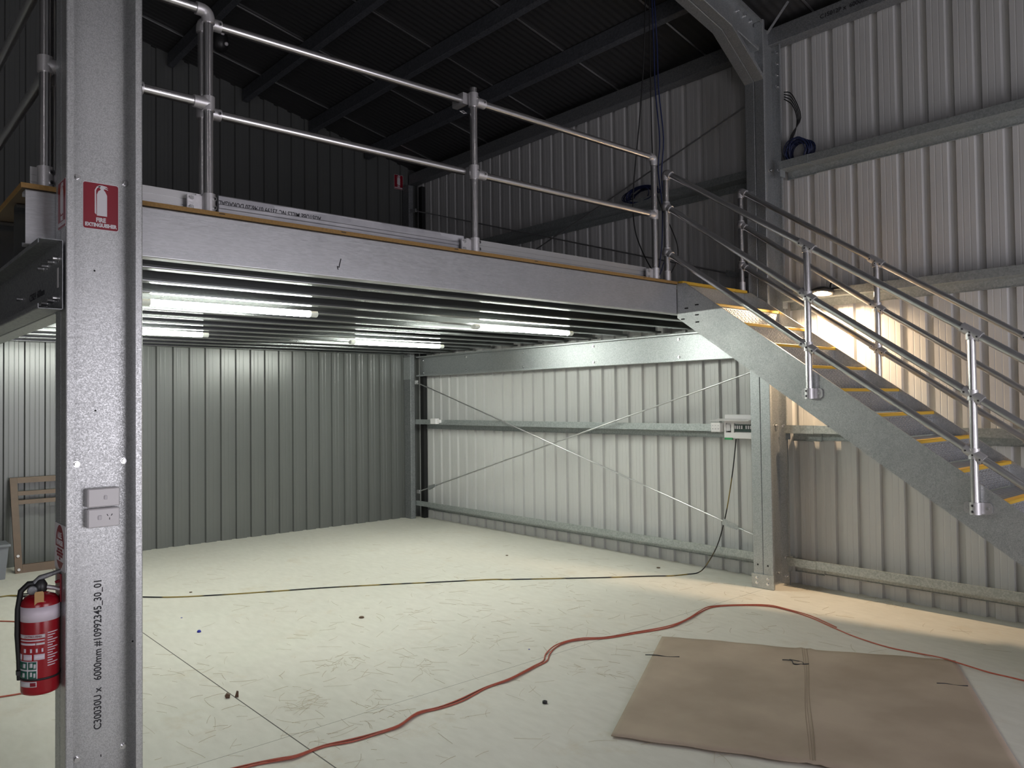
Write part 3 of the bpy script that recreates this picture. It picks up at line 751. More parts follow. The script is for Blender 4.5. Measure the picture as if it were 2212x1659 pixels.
# ------------------------------------------------------------------ electrical
t=thing('switchboard',(-3.9,6.14,1.25),'white switchboard with open lid on the girt beside the column','switchboard')
x0,x1,z0,z1=-4.045,-3.725,1.250,1.420; yf=6.09
w=MB(); w.box((x0,yf+.02,z0),(x1,6.178,z1+.045)); w.build('enclosure',M['white_plastic'],t,.006)
w=MB(); w.box((x0+.005,yf+.004,z0+.005),(x1-.005,yf+.02,z0+.055)); w.box((x0+.005,yf+.004,z0+.055),(x0+.02,yf+.02,z1)); w.box((x0+.02,yf+.004,z1-.03),(x1-.005,yf+.02,z1)); w.box((x0+.075,yf+.004,z0+.055),(x0+.105,yf+.02,z1-.03)); w.build('cover_frame',M['white_plastic'],t)
MB().box((x0+.105,yf+.012,z0+.062),(x1-.01,yf+.02,z1-.042)).build('breaker_row',M['breaker_dark'],t)
for i in range(9):
    if i!=4: MB().box((x0+.112+i*.022,yf+.004,z0+.088),(x0+.124+i*.022,yf+.013,z1-.052)).build('breaker_switch',M['white_print'],t)
MB().box((x0+.028,yf+.0,z0+.07),(x0+.068,yf+.016,z1-.045)).build('main_switch',M['white_print'],t)
MB().box((x0+.035,yf+.006,z0+.058),(x0+.065,yf+.013,z0+.068)).build('main_switch_label',M['dark'],t)
w=MB(); w.prism([(0,0),(.0,.004),(-.12,-.008),(-.12,-.012)],(x0-.07,yf+.015,z1+.004),(0,1,0),(0,0,1),(x1-x0+.07,0,0)); w.build('lid',M['white_plastic'],t)
MB().box((x0+.01,yf+.0,z0-.010),(x0+.09,yf+.012,z0+.008)).build('green_label',M['green_plastic'],t)
t=thing('junction_box',(-4.13,6.15,1.35),'small white outlet box just left of the switchboard','box','white outlet boxes on the girt')
MB().box((-4.20,6.12,1.305),(-4.10,6.181,1.388)).build('housing',M['white_plastic'],t,.004)
w=MB()
for dx in (.02,.05,.08): w.box((-4.20+dx-.004,6.1185,1.33),(-4.20+dx+.004,6.12,1.336)); 
for dx in (.02,.05,.08): w.box((-4.20+dx-.004,6.1185,1.362),(-4.20+dx+.004,6.12,1.366))
w.build('socket_slot',M['grey_plastic'],t)
t=thing('junction_box',(-8.57,6.15,1.35),'small white outlet box on the girt near the far corner','box','white outlet boxes on the girt')
MB().box((-8.64,6.12,1.318),(-8.52,6.181,1.392)).build('housing',M['white_plastic'],t,.004)
MB().box((-8.515,6.15,1.335),(-8.47,6.18,1.375)).build('gland',M['white_plastic'],t)

# outlets on left column
t=thing('power_outlet',(-3.58,.87,1.14),'white single socket outlet, lower of the two plates on the left column','outlet','white electrical plates on the left column')
MB().box((-3.5955,.807,1.103),(-3.556,.930,1.181)).build('mounting_block',M['white_plastic'],t,.005)
MB().box((-3.556,.811,1.106),(-3.551,.926,1.178)).build('faceplate',M['white_plastic'],t,.002)
MB().box((-3.551,.845,1.135),(-3.5465,.859,1.153)).build('rocker_switch',M['white_print'],t,.003)
w=MB()
for (dy,dz,a) in ((-.008,.006,.5),(.008,.006,-.5),(0,-.009,0)):
    c=V((-3.5508,.889+dy,1.146+dz)); w.prism([(-.0013,-.0045),(.0013,-.0045),(.0013,.0045),(-.0013,.0045)],c,(0,cos(a),sin(a)),(0,-sin(a),cos(a)),(.0005,0,0))
w.build('socket_slot',M['ink'],t)
t=thing('light_switch',(-3.58,.87,1.22),'white single switch plate, upper of the two plates on the left column','switch','white electrical plates on the left column')
MB().box((-3.5955,.807,1.187),(-3.556,.930,1.264)).build('mounting_block',M['white_plastic'],t,.005)
MB().box((-3.556,.811,1.190),(-3.551,.926,1.261)).build('faceplate',M['white_plastic'],t,.002)
MB().box((-3.551,.868,1.217),(-3.5465,.880,1.234)).build('rocker_switch',M['white_print'],t,.003)

# ------------------------------------------------------------------ signs
def rrect(w,h,r,n=4):
    p=[]
    for cx,cy,a0 in ((w/2-r,-h/2+r,-90),(w/2-r,h/2-r,0),(-w/2+r,h/2-r,90),(-w/2+r,-h/2+r,180)):
        for k in range(n+1):
            a=math.radians(a0+90*k/n); p.append((cx+r*math.cos(a),cy+r*math.sin(a)))
    return p
def fire_sign(O,U,W,w,h,label,text=True,xs=1.0):
    O,U,W=V(O),V(U),V(W); N=U.cross(W)
    t=thing('fire_extinguisher_sign',O,label,'sign')
    MB().prism(rrect(w,h,w*.07),O,U,W,N*.0012).build('border',M['white_print'],t)
    MB().prism(rrect(w*.965,h*.975,w*.06),O,U,W,N*.0016).build('red_field',M['sign_red'],t)
    body=[(-.14,-.18),(-.14,.27),(-.10,.345),(-.04,.375),(-.04,.40),(-.10,.43),(-.12,.455),(-.06,.47),(.0,.475),(.12,.46),(.17,.425),(.12,.435),(.06,.44),(.16,.40),(.165,.385),(.10,.40),(.05,.40),(.05,.375),(.09,.345),(.14,.27),(.14,-.18)]
    mb=MB(); mb.prism([(a*w+w*.03,(b-.02)*h+0*h) for a,b in body],O,U,W,N*.0021)
    hose=[(-.155,-.16),(-.20,-.13),(-.20,.36),(-.14,.44),(-.04,.455),(-.04,.435),(-.13,.41),(-.165,.35)]
    mb.prism([(a*w+w*.03-.0*w,(b-.02)*h) for a,b in hose],O,U,W,N*.0021)
    mb.build('extinguisher_symbol',M['white_print'],t)
    if text:
        text_mesh('lettering','FIRE',h*.125,O+N*.0017-W*h*.295,U,W,M['white_print'],t,width=w*.27,bold=h*.006)
        text_mesh('lettering','EXTINGUISHER',h*.105,O+N*.0017-W*h*.405,U,W,M['white_print'],t,width=w*.88,bold=h*.006)
    return t
fire_sign((-3.5958,.866,2.443),(0,1,0),(0,0,1),.139,.198,'red fire extinguisher sign on the front of the left column')
fire_sign((-3.572,.7175,2.424),(1,0,0),(0,0,1),.140,.196,'red fire extinguisher sign on the narrow side of the left column')
fire_sign((XB+.002,6.045,4.715),(0,1,0),(0,0,1),.145,.205,'small red fire extinguisher sign high on the dark end wall',True)
# ABC powder sign
O=V((-3.598,.7175,1.036)); t=thing('extinguisher_type_sign',O,'white sign with red oval above the red extinguisher','sign')
MB().prism(rrect(.19,.185,.008),O,(1,0,0),(0,0,1),(0,-.0012,0)).build('plate',M['white_print'],t)
def oval(z0,z1,rx=.072,rz=.088,n=28):
    p=[]
    for k in range(n):
        a=2*PI*k/n; q=rz*math.sin(a); p.append((rx*math.cos(a),max(z0,min(z1,q))))
    return p
mb=MB(); mb.prism(oval(-.001,.088),O,(1,0,0),(0,0,1),(0,-.0018,0)); mb.prism(oval(-.088,-.058),O,(1,0,0),(0,0,1),(0,-.0018,0)); mb.build('red_field',M['sign_red'],t)
text_mesh('lettering','A.B.E.',.034,O+V((0,-.002,.045)),(1,0,0),(0,0,1),M['white_print'],t,width=.075,bold=.001)
text_mesh('lettering','POWDER',.030,O+V((0,-.002,.016)),(1,0,0),(0,0,1),M['white_print'],t,width=.108,bold=.001)
for i,(s_,q) in enumerate((('WOOD  PAPER',-.012),('FLAMMABLE LIQUID',-.024),('ELECTRICAL FIRE',-.036),('USE',-.048))):
    text_mesh('fine_print',s_,.0125,O+V((0,-.0014,q)),(1,0,0),(0,0,1),M['sign_red'],t,bold=.0004)

# ------------------------------------------------------------------ fire extinguisher
cx_,cy_=-3.60,.6485; r=.068
t=thing('fire_extinguisher',(cx_,cy_,.475),'red powder fire extinguisher hanging on the side of the left column','fire extinguisher')
MB().lathe([(r*.80,0),(r*.97,.006),(r,.016),(r,.345),(r*.95,.362),(r*.78,.377),(r*.46,.387),(r*.28,.391),(r*.26,.40)],(cx_,cy_,.475),seg=40).build('cylinder',M['red_paint'],t)
MB().lathe([(r+.0006,0),(r+.0006,.057)],(cx_,cy_,.762),seg=40).build('white_band',M['pinkband'],t)
# view side normal
def cylpatch(a0,a1,z0,z1,mat,name,off=.0008,n=10):
    mb=MB(); vs=[]; fs=[]
    for k in range(n+1):
        a=a0+(a1-a0)*k/n
        for z in (z0,z1):
            for rr in (r-.001,r+off): vs.append((cx_+rr*math.cos(a),cy_+rr*math.sin(a),z))
    for k in range(n):
        i=4*k; fs+=[(i+1,i+5,i+7,i+3),(i+3,i+7,i+6,i+2),(i,i+4,i+5,i+1)]
    fs+=[(0,1,3,2),(4*n,4*n+2,4*n+3,4*n+1)]
    mb.add(vs,fs,True); return mb.build(name,M[mat],t)
a_v=math.atan2(0-cy_,0-cx_)   # towards the camera
def A_(f): return a_v+math.asin(max(-.99,min(.99,f)))  # f: -1 left .. 1 right as seen
def zz_(v): return .475+(1500-v)*.00172
cylpatch(A_(-.97),A_(.24),.700,.714,'white_print','heading_strip')
cylpatch(A_(-.96),A_(.22),.689,.694,'pinkband','text_line')
cylpatch(A_(-.95),A_(-.25),.674,.682,'pinkband','text_line'); cylpatch(A_(-.22),A_(.22),.674,.682,'white_print','text_line')
for fa,fb in ((-.98,-.90),(-.82,-.42),(-.32,.22)):
    cylpatch(A_(fa),A_(fb),.616,.638,'pinkband','instruction_panel',.0009)
for f in (-.80,-.50,-.22,.06): cylpatch(A_(f),A_(f+.09),.645,.660,'pinkband','pictogram',.0009)
cylpatch(A_(-.99),A_(-.14),.541,.612,'white_print','class_label',.0009)
for fa,fb in ((-.98,-.64),(-.58,-.19)):
    for za,zb in ((.5445,.574),(.580,.609)): cylpatch(A_(fa),A_(fb),za,zb,'green_print','class_square',.0013)
for fa,fb,zs in ((-.86,-.76,.550),(-.50,-.40,.553),(-.34,-.24,.549),(-.84,-.72,.586),(-.52,-.38,.588),(-.33,-.22,.584)):
    cylpatch(A_(fa),A_(fb),zs,zs+.017,'white_print','class_pictogram',.0016,3)
cylpatch(A_(-.97),A_(-.18),.512,.533,'white_print','maker_label',.0009); cylpatch(A_(-.5),A_(-.22),.515,.529,'sign_red','maker_mark',.0013)
for i in range(14):
    zt=.718-i*.0098; cylpatch(A_(.36),A_(.36+.5-.12*(i%3)),zt-.004,zt,'pinkband','text_line',.0006,5)
text_mesh('lettering','EXTINGUISHER',.011,V((cx_,cy_,.707))+V((math.cos(A_(-.33)),math.sin(A_(-.33)),0))*(r+.0012),(-math.sin(A_(-.33)),math.cos(A_(-.33)),0),(0,0,1),M['sign_red'],t,width=.062)
MB().lathe([(r+.002,0),(r+.002,.008)],(cx_,cy_,.536),seg=32).build('retaining_strap',M['black_rubber'],t)
MB().box((cx_-.01,cy_-r-.014,.555),(cx_+.012,cy_-r,.572)).build('hose_clip',M['black_rubber'],t)
dv=V((math.cos(a_v),math.sin(a_v),0)); dr=V((-math.sin(a_v),math.cos(a_v),0))  # dr: right as seen
if dr.dot(V((0,1,0)))<0: dr=-dr
C0=V((cx_,cy_,.867))
MB().lathe([(.020,0),(.024,.006),(.024,.030),(.016,.045),(.012,.05)],C0,seg=20).build('valve',M['black_plastic'],t)
MB().tube([C0+V((0,0,.035))-dr*.02,C0+V((0,0,.055)),C0+V((0,0,.072))+dr*.06,C0+V((0,0,.080))+dr*.085],[.012,.011,.008,.006],8).build('lever',M['galv_dark'],t)
MB().tube([C0+V((0,0,.022)),C0+V((0,0,.010))+dr*.045,C0+V((0,0,-.006))+dr*.082],[.010,.009,.008],8).build('carry_handle',M['fitting'],t)
MB().lathe([(.004,0),(.017,.002),(.018,.014),(.012,.016)],C0+V((0,0,.012))-dr*.028+dv*.008,dv,20).build('pressure_gauge',M['galv_dark'],t)
MB().tube([C0+V((0,0,.035))-dr*.01,C0+V((0,0,.036))-dr*.04,C0+V((0,0,.010))-dr*.066,C0+V((0,0,-.06))-dr*.076,C0+V((0,0,-.16))-dr*.077,C0+V((0,0,-.26))-dr*.071,C0+V((0,0,-.335))-dr*.069],.0105,10).build('hose',M['black_rubber'],t)
P=C0+dv*.062-dr*.004+V((0,0,.012))
w=MB(); w.prism([(-.016,-.058),(.016,-.058),(.016,.0),(.012,.006),(-.012,.006),(-.016,.0)],P+V((0,0,-.005)),dr,(0,0,1),dv*.0015); w.build('service_tag',M['tan_tag'],t)
w=MB(); w.box((-3.63,.712,.82),(-3.57,.7165,.93)); w.tube([(-3.6,.70,.895),(-3.6,.714,.90)],.006,6); w.build('wall_hook',M['sign_red'],t)

# ------------------------------------------------------------------ cables and cords
def cord(mb,pts,r,n=4,seg=6,jit=0,z=None):
    """smooth through the points"""
    P=[V(p) for p in pts]; out=[]
    for i in range(len(P)-1):
        p0=P[max(0,i-1)]; p1=P[i]; p2=P[i+1]; p3=P[min(len(P)-1,i+2)]
        for k in range(n):
            u=k/n; out.append(.5*((2*p1)+(-p0+p2)*u+(2*p0-5*p1+4*p2-p3)*u*u+(-p0+3*p1-3*p2+p3)*u**3))
    out.append(P[-1]); mb.tube(out,r,seg); return out
red=[(-3.402,1.421),(-3.369,1.535),(-3.346,1.613),(-3.356,1.756),(-3.316,1.88),(-3.309,2.007),(-3.309,2.133),(-3.375,2.288),(-3.358,2.422),(-3.36,2.576),(-3.416,2.783),(-3.426,2.963),(-3.478,3.193),(-3.511,3.34),(-3.592,3.446),(-3.665,3.571),(-3.696,3.709),(-3.657,3.823),(-3.571,3.958),(-3.511,4.174),(-3.439,4.438),(-3.461,4.683),(-3.53,5.009),(-3.531,5.162),(-3.419,5.337),(-3.258,5.466),(-3.106,5.47),(-2.887,5.406),(-2.651,5.281),(-2.44,5.178),(-2.202,5.115),(-2.038,5.128),(-1.878,5.095),(-1.751,5.061),(-1.606,5.066),(-1.437,5.06),(-1.0,5.0),(-.4,4.7)]
red=[(-3.44,.9),(-3.43,1.2)]+red
rr=.0044
mb=MB(); cord(mb,[(x,y,.019 if -2.0<x<-1.65 and y>5 else rr) for x,y in red],rr)
tag(mb.build('extension_lead',M['orange_cord']),'red-orange extension cord snaking across the floor past the cardboard','cord','red extension cords on the floor')
mb=MB(); 
off=[math.sin(i*1.3)*.016+.010 for i in range(len(red))]
pp=[]
for i,(x,y) in enumerate(red[:-9]):
    a=V(red[max(0,i-1)]); b_=V(red[i+1]); dd=(b_-a).normalized(); pp.append((x-dd.y*off[i],y+dd.x*off[i],rr+(.009 if abs(off[i])<.011 else 0)))
cord(mb,pp,rr)
tag(mb.build('extension_lead',M['orange_cord']),'second red cord twisted beside the longer one, left of the cardboard','cord','red extension cords on the floor')
mb=MB(); cord(mb,[(-7.35,.6,rr),(-6.972,.993,rr),(-6.832,1.104,rr),(-6.568,1.31,rr),(-6.2,1.45,rr)],rr)
tag(mb.build('extension_lead',M['orange_cord']),'pinkish red cord on the floor left of the big column, the farther piece','cord','red extension cords on the floor')
mb=MB(); cord(mb,[(-5.2,.55,rr),(-5.154,.735,rr),(-5.129,.863,rr),(-5.143,1.026,rr),(-5.1,1.3,rr)],rr)
tag(mb.build('extension_lead',M['orange_cord']),'pinkish red cord on the floor at the left, the piece below the fire extinguisher','cord','red extension cords on the floor')
blk=[(-7.55,1.47),(-7.3,1.75),(-6.985,2.016),(-6.798,2.209),(-6.603,2.523),(-6.396,2.922),(-6.224,3.267),(-5.96,3.711),(-5.674,4.157),(-5.455,4.511),(-5.338,4.631),(-5.074,4.954),(-4.809,5.279),(-4.554,5.62),(-4.42,5.784),(-4.36,5.93)]
up_=[(-4.31,6.04,.012),(-4.27,6.11,.075),(-4.171,6.14,.257),(-4.093,6.14,.477),(-4.04,6.14,.691),(-3.985,6.14,.987),(-3.95,6.14,1.245)]
mb=MB(); cord(mb,[(-7.85,1.05,.006),(-7.846,1.2,.006),(-7.68,1.3,.006)]+[(x,y,.0055) for x,y in blk]+up_,.0055)
cord(mb,[(-7.85,1.18,.006),(-7.72,1.28,.012),(-7.66,1.36,.014),(-7.78,1.36,.006),(-7.85,1.25,.006)],.0055)
tag(mb.build('extension_lead',M['yellow_cable']),'black and yellow power cord running from the switchboard along the floor','cord')
# hanging cables
mb=MB()
cord(mb,[(-3.98,5.0,5.0),(-4.0,5.0,4.6),(-4.03,5.0,4.2),(-4.08,5.0,3.8),(-4.13,5.0,3.45),(-4.15,5.0,3.2),(-4.13,5.0,3.0),(-4.07,5.0,2.84),(-3.98,4.98,2.70),(-3.90,4.96,2.60),(-3.88,4.97,2.54)],.0055)
cord(mb,[(-3.955,5.01,5.0),(-3.955,5.01,4.3),(-3.95,5.01,3.7),(-3.93,5.01,3.35),(-3.87,5.01,3.15),(-3.79,5.02,2.98),(-3.735,5.03,2.83),(-3.73,5.03,2.72),(-3.78,5.02,2.62),(-3.86,5.0,2.53)],.005)
tag(mb.build('hanging_cable',M['black_rubber']),'two black cables hanging from the roof to the deck corner by the stair','cable')
mb=MB()
cord(mb,[(-3.94,5.02,5.0),(-3.925,5.02,4.5),(-3.915,5.02,4.1),(-3.88,5.02,3.7),(-3.90,5.02,3.45),(-3.865,5.02,3.15),(-3.875,5.02,2.85),(-3.90,5.01,2.66),(-3.93,5.0,2.53)],.0055)
cord(mb,[(-3.93,5.03,5.0),(-3.90,5.03,4.5),(-3.89,5.03,4.1),(-3.85,5.03,3.7),(-3.875,5.03,3.40),(-3.84,5.03,3.1),(-3.82,5.03,2.87),(-3.86,5.02,2.69),(-3.93,5.01,2.55)],.0055)
tag(mb.build('hanging_cable',M['blue_cable']),'two blue cables hanging from the roof beside the black ones','cable')
def coil(c,w,h,n,label,mat,seed,loopup=0):
    random.seed(seed); mb=MB()
    for i in range(n):
        ww=w*random.uniform(.65,1.0); hh=h*random.uniform(.7,1.0); tilt=random.uniform(-.5,.5); yo=random.uniform(-.045,.045); xo=random.uniform(-.12,.12)*w
        pts=[]
        for k in range(22):
            a=2*PI*k/22; x=ww*math.cos(a); z=hh*math.sin(a); 
            zz2=z*math.cos(tilt*.3)+x*math.sin(tilt*.3)
            pts.append((c[0]+x+xo,c[1]+yo+.035*math.sin(a+seed+i),c[2]+h+max(zz2,-h*.92)))
        mb.tube(pts,.0048,6,closed=True)
    return tag(mb.build('cable_coil',M[mat]),label,'cable coil','coils of network cable on the wall girts')
coil((-3.35,6.245,3.595),.125,.115,22,'coil of blue cable resting on the girt right of the column','blue_cable',3)
coil((-5.07,6.245,3.595),.21,.10,16,'coil of dark blue cable resting on the girt above the mezzanine','blue_cable',5)
mb=MB()
for i in range(4):
    cord(mb,[(-3.46,6.22+.01*i,3.75),(-3.38-.01*i,6.23,3.87),(-3.36+.012*i,6.24,4.0),(-3.40,6.24,4.13+.03*i),(-3.47,6.23,4.2+.02*i)],.0048)
tag(mb.build('looped_cable',M['black_rubber']),'black cable loops hanging behind the column above the blue coil','cable')

# ------------------------------------------------------------------ cardboard
t=thing('cardboard_sheet',(-2.3,3.9,0),'large flattened brown cardboard sheet lying on the floor','cardboard')
cs=[(-3.328,4.243),(-2.491,4.743-.02),(-2.36,4.83),(-1.816,5.124),(-1.648,4.72),(-1.60,4.69),(-1.148,3.846),(-1.02,3.60),(-1.38,3.42),(-1.74,3.24),(-2.112,3.032),(-2.518,2.813),(-2.80,3.33),(-3.109,3.88)]
# gently warped grid clipped to the quad
def bil(u,v):
    A0=V((-3.328,4.243)); B0=V((-1.816,5.124)); C1=V((-2.518,2.813)); D1=V((-.985,3.62))
    return A0*(1-u)*(1-v)+B0*u*(1-v)+C1*(1-u)*v+D1*u*v
mb=MB(); nu,nv=60,30; vs=[]; fs=[]
def hz(u,v):
    z=.006+.004*math.sin(u*9)*math.sin(v*5+1)+.012*max(0,v-.8)*(1+math.sin(u*7))
    for uc,wd in ((.50,.012),(.53,.01)): z+=.006*math.exp(-((u-uc)/wd)**2)
    return z
for layer in (0,1):
    for j in range(nv+1):
        for i in range(nu+1):
            u=i/nu; v=j/nv; p=bil(u,v)
            e=.006*math.sin(u*40)*(1 if j in (0,nv) else 0); z=hz(u,v)
            vs.append((p.x+e*.3,p.y+e,z+(.004 if layer==0 else 0)))
o=(nu+1)*(nv+1)
for j in range(nv):
    for i in range(nu):
        a=j*(nu+1)+i; fs.append((a,a+nu+1,a+nu+2,a+1)); fs.append((a+o,a+1+o,a+nu+2+o,a+nu+1+o))
for i in range(nu):
    fs.append((i,i+1,i+1+o,i+o)); b2=nv*(nu+1); fs.append((b2+i+1,b2+i,b2+i+o,b2+i+1+o))
for j in range(nv):
    a=j*(nu+1); fs.append((a+nu+1,a,a+o,a+nu+1+o)); a+=nu; fs.append((a,a+nu+1,a+nu+1+o,a+o))
mb.add(vs,fs,True); mb.build('sheet',M['card'],t)
def at(px,py,z): return (px,py,z)
for pts in ([(-3.16,3.86),(-3.10,3.90),(-3.04,3.93),(-2.985,3.975)],[(-1.74,4.64),(-1.70,4.675),(-1.66,4.69),(-1.61,4.72)],[(-2.53,4.39),(-2.48,4.41),(-2.44,4.37),(-2.38,4.43)],[(-2.50,4.42),(-2.43,4.44),(-2.40,4.40)]):
    mb=MB(); cord(mb,[(a,b_,.0125+.002*math.sin(a*50)) for a,b_ in pts],[.003]*(3*4+1) if len(pts)==4 else [.0025]*9,4,5); mb.build('tear',M['ink'],t)
for u0 in (.508,.514,.522):
    pp=[]; mb=MB()
    for j in range(16):
        v=j/15*.98; uu=u0+.0025*math.sin(v*9+u0*60); q=bil(uu,v); pp.append((q.x,q.y,hz(uu,v)+.0045))
    mb.tube(pp,.0011,5); mb.build('crease',M['crease'],t)

# ------------------------------------------------------------------ things at far left
t=thing('wooden_frame',(-8.9,1.7,0),'unglazed brown timber frame leaning on the end wall at the left','frame')
def fb(y0,y1,z0,z1,name):
    # leaning: x = -8.85 - .32*z
    lean=.36
    mb=MB(); d=.03
    P=[(-8.86-lean*z0,y0,z0),(-8.86-lean*z0,y1,z0),(-8.86-lean*z1,y1,z1),(-8.86-lean*z1,y0,z1)]
    mb.add(P+[(p[0]-d,p[1],p[2]) for p in P],[(0,1,2,3),(7,6,5,4),(0,4,5,1),(1,5,6,2),(2,6,7,3),(3,7,4,0)],False)
    return mb.build(name,M['wood'],t)
fb(1.385,1.447,.0,.90,'stile'); fb(1.96,2.02,.0,.90,'stile'); fb(1.448,1.959,.0,.075,'rail'); fb(1.448,1.959,.845,.90,'rail'); fb(1.448,1.959,.725,.765,'rail'); fb(1.448,1.959,.64,.68,'rail')
w=Each()
for z in (.035,.16): w.cyl((-8.855-.36*z,1.415,z),(-8.845-.36*z,1.415,z),.013,12)
w.build('screw_cap',M['white_print'],t)
t=thing('storage_bin',(-8.75,1.15,0),'grey plastic bin at the left picture edge beside the timber frame','bin')
MB().prism([(-.12,0),(.10,0),(.13,.30),(-.14,.30)],(-8.9,1.17,0),(0,1,0),(0,0,1),(.25,0,0)).build('tub',M['grey_plastic'],t,.01)
MB().box((-8.92,1.02,.30),(-8.63,1.315,.325)).build('rim',M['grey_plastic'],t,.006)

# dome camera on purlin
t=thing('security_camera',(-7.9,3.05,5.26),'black dome camera under the roof behind the guardrail elbow','camera')
c0=V((-7.95,3.03,zr(3.03)-.30))
MB().lathe([(.02,.12),(.07,.10),(.085,.05),(.085,0),(.07,-.05),(.04,-.08),(.005,-.09)],c0,seg=24).build('dome',M['black_plastic'],t)
MB().lathe([(.02,0),(.018,.02),(.001,.024)],c0+V((.085,.03,-.02)),(1,.2,-.3),12).build('lens',M['white_plastic'],t)
MB().lathe([(.022,0),(.02,.02),(.001,.03)],c0+V((.06,0,.085)),(1,0,-.2),12).build('lens',M['white_plastic'],t)
MB().cyl(c0+V((0,0,.11)),c0+V((0,0,.29)),.02,8).build('mount',M['black_plastic'],t)

# ------------------------------------------------------------------ litter
random.seed(11)
mb=MB()
def blade(x,y,l,a,z=.002):
    w=random.uniform(.0004,.0008); c=random.uniform(-.35,.35); n=4; pts=[]
    px,py,aa=x,y,a
    for k in range(n+1):
        pts.append((px,py,z+random.uniform(0,.002))); px+=math.cos(aa)*l/n; py+=math.sin(aa)*l/n; aa+=c/n*2
    mb.tube(pts,w,3,False)
for i in range(640):
    while True:
        x=random.uniform(-8.0,-1.6); y=random.uniform(.9,5.9)
        dns=math.exp(-((x+3.9)/1.5)**2)*(1.0 if y<4.2 else .55)
        if random.random()<dns+.06: break
    blade(x,y,random.uniform(.02,.17),random.uniform(0,2*PI))
for cx0,cy0,n in ((-3.35,6.22,30),(-2.75,6.25,16),(-3.95,1.95,26),(-4.4,2.4,20),(-3.6,2.2,26),(-4.0,2.75,18),(-3.2,3.4,14)):
    for i in range(n): blade(cx0+random.gauss(0,.09),cy0+random.gauss(0,.06) if cy0<6 else cy0+random.uniform(-.06,.06),random.uniform(.03,.12),random.uniform(0,2*PI),.003)
tag(mb.build('straw_litter',M['straw']),'dry grass stalks scattered over the concrete','straw',kind='stuff')
def lump(name,x,y,r,mat,label,cat,sq=.6):
    m_=MB(); random.seed(int(abs(x*977+y*131)))
    prof=[(r*.35,0),(r*.95,r*.15),(r*random.uniform(.8,1),r*.4),(r*.6,r*sq*.9),(r*.15,r*sq)]
    m_.lathe(prof,(x,y,0),seg=7); return tag(m_.build(name,M[mat]),label,cat)
lump('mud_clod',-5.171,3.02,.022,'brown_bit','small brown clod of dirt on the open floor near the middle','clod')
t=thing('cardboard_scrap',(-4.278,1.681,0),'torn curled brown scrap lying on the sawn floor joint','scrap')
w=MB(); w.prism([(-.02,0),(.0,.0),(.004,.018),(-.016,.024),(-.026,.012)],(-4.29,1.68,0),(.6,.8,0),(0,0,1),(.02,-.01,0)); w.prism([(0,0),(.02,0),(.02,.03),(.01,.034)],(-4.27,1.70,0),(.6,.8,0),(0,0,1),(.006,-.004,0)); w.build('scrap',M['wood'],t)
m_=MB(); m_.lathe([(.008,.0),(.013,.0),(.013,.012),(.008,.012),(.008,.0)],(-3.042,2.879,0),seg=16); tag(m_.build('rubber_washer',M['black_rubber']),'small black rubber ring on the floor right of the red cords','washer')
lump('plastic_cap',-5.647,1.993,.016,'blue_plastic','tiny blue plastic cap on the floor near the left column','cap',1.1)
lump('plastic_cap',-6.12,2.03,.008,'blue_plastic','tinier blue chip farther back beyond the blue cap','cap',.5)
lump('plastic_cap',-3.762,3.427,.007,'blue_plastic','tiny blue speck just above the bend in the red cord','cap',.4)
lump('mud_clod',-6.892,2.363,.014,'brown_bit','dark crumb on the floor behind the black cord, left','clod',.4)
lump('mud_clod',-6.2,5.35,.014,'brown_bit','dark crumb on the floor under the far batten','clod',.4)
lump('mud_clod',-4.72,5.98,.018,'brown_bit','dark chip on the floor before the bottom girt','clod',.3)

# ------------------------------------------------------------------ added lights, out of view
def area(name,loc,rot,sx,sy,power,col):
    l=bpy.data.lights.new(name,'AREA'); l.shape='RECTANGLE'; l.size=sx; l.size_y=sy; l.energy=power; l.color=col
    o=bpy.data.objects.new(name,l); COL.objects.link(o); o.location=loc; o.rotation_euler=rot; return o
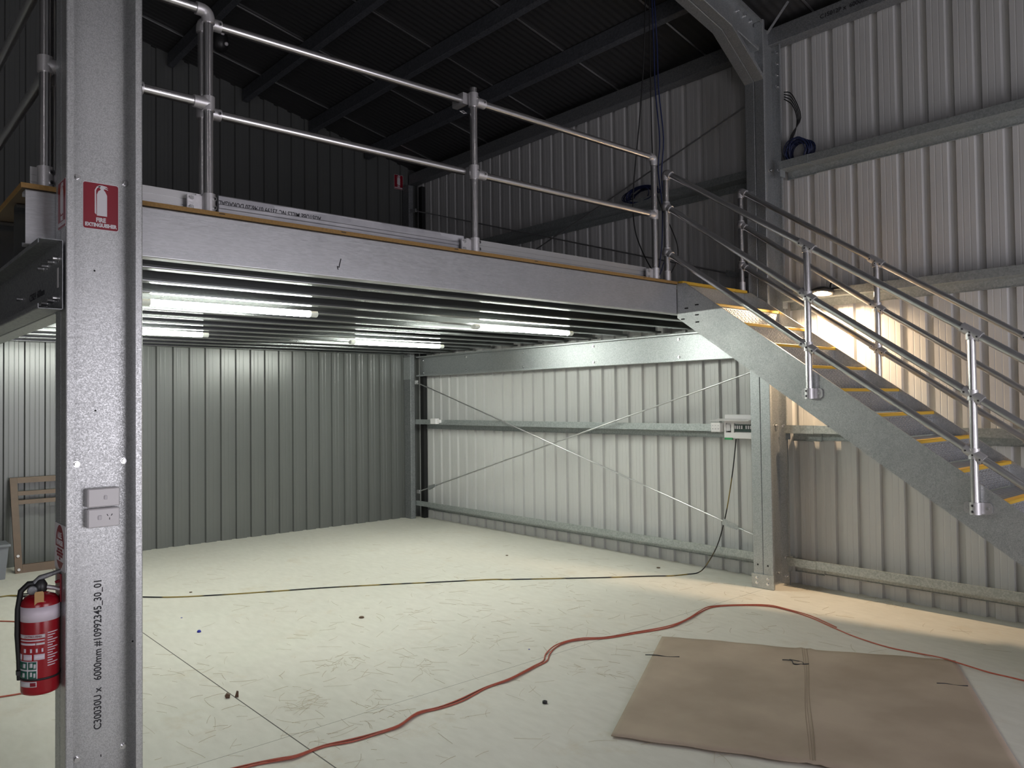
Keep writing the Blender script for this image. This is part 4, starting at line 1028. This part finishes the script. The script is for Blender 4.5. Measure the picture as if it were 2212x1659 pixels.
# area lights added at the assumed, unseen roller doorways for lavender front light
area('assumed_door_light',(XE+.25,(DY0+DY1)/2,DZ/2),(0,math.radians(90),0),DZ-.1,DY1-DY0-.1,105,(.97,.93,1.0))
area('assumed_door_light',(XE+.25,(EY0+EY1)/2,DZ/2),(0,math.radians(90),0),DZ-.1,EY1-EY0-.1,70,(.98,.94,1.0))
# unseen high-bay lamps added as overhead fill
def added_high_bay(x,y,z,es,label):
    hb=thing('added_fill_lamp',(x,y,z+.15),label,'light','added fill lamps over the open floor')
    MB().lathe([(.03,.22),(.06,.14),(.16,.06),(.18,0),(.17,-.01)],(x,y,z),seg=28).build('reflector',M['black_plastic'],hb)
    MB().lathe([(.16,0),(.15,-.012),(.01,-.016)],(x,y,z-.012),seg=28).build('lens',simple('added_fill_lens',(.9,.9,.9),.4,emit=(1,.95,.96),es=es),hb)
    MB().cyl((x,y,z+.20),(x,y,zr(y)-.01),.012,8).build('hanger',M['galv_dark'],hb)
added_high_bay(1.2,2.4,4.75,30,'added round high-bay fill lamp over the open floor by the assumed doorway')
added_high_bay(.9,-2.2,4.6,30,'added round high-bay fill lamp over the left half of the floor')
w=bpy.data.worlds.new('World'); SC.world=w; w.use_nodes=True
w.node_tree.nodes['Background'].inputs[0].default_value=(.30,.33,.48,1); w.node_tree.nodes['Background'].inputs[1].default_value=.25

# ------------------------------------------------------------------ camera
f=1687.6
import itertools
def n3(v): return v.normalized()
VA=V((-377-1106,886-829.5,f)); VB=V((3027-1106,846-829.5,f))
Yc=n3(VB); Xc=-n3(VA); Xc=n3(Xc-Yc*Xc.dot(Yc)); Zc=Xc.cross(Yc)   # world axes in camera coords (x right, y down, z forward)
Mw=Matrix((Xc,Yc,Zc))          # world = Mw @ cam
right=Mw@V((1,0,0)); upv=Mw@V((0,-1,0)); back=Mw@V((0,0,-1))
cam=bpy.data.cameras.new('Camera'); co=bpy.data.objects.new('Camera',cam); COL.objects.link(co)
rot=Matrix((right,upv,back)).transposed()
co.matrix_world=Matrix.Translation((0,0,1.6))@rot.to_4x4()
cam.sensor_width=36; cam.sensor_fit='HORIZONTAL'; cam.lens=f/2212*36; cam.clip_start=.05; cam.clip_end=100
SC.camera=co
vs_=SC.view_settings; vs_.view_transform='Standard'; vs_.look='None'; vs_.gamma=1; vs_.use_curve_mapping=False; vs_.exposure=0.38
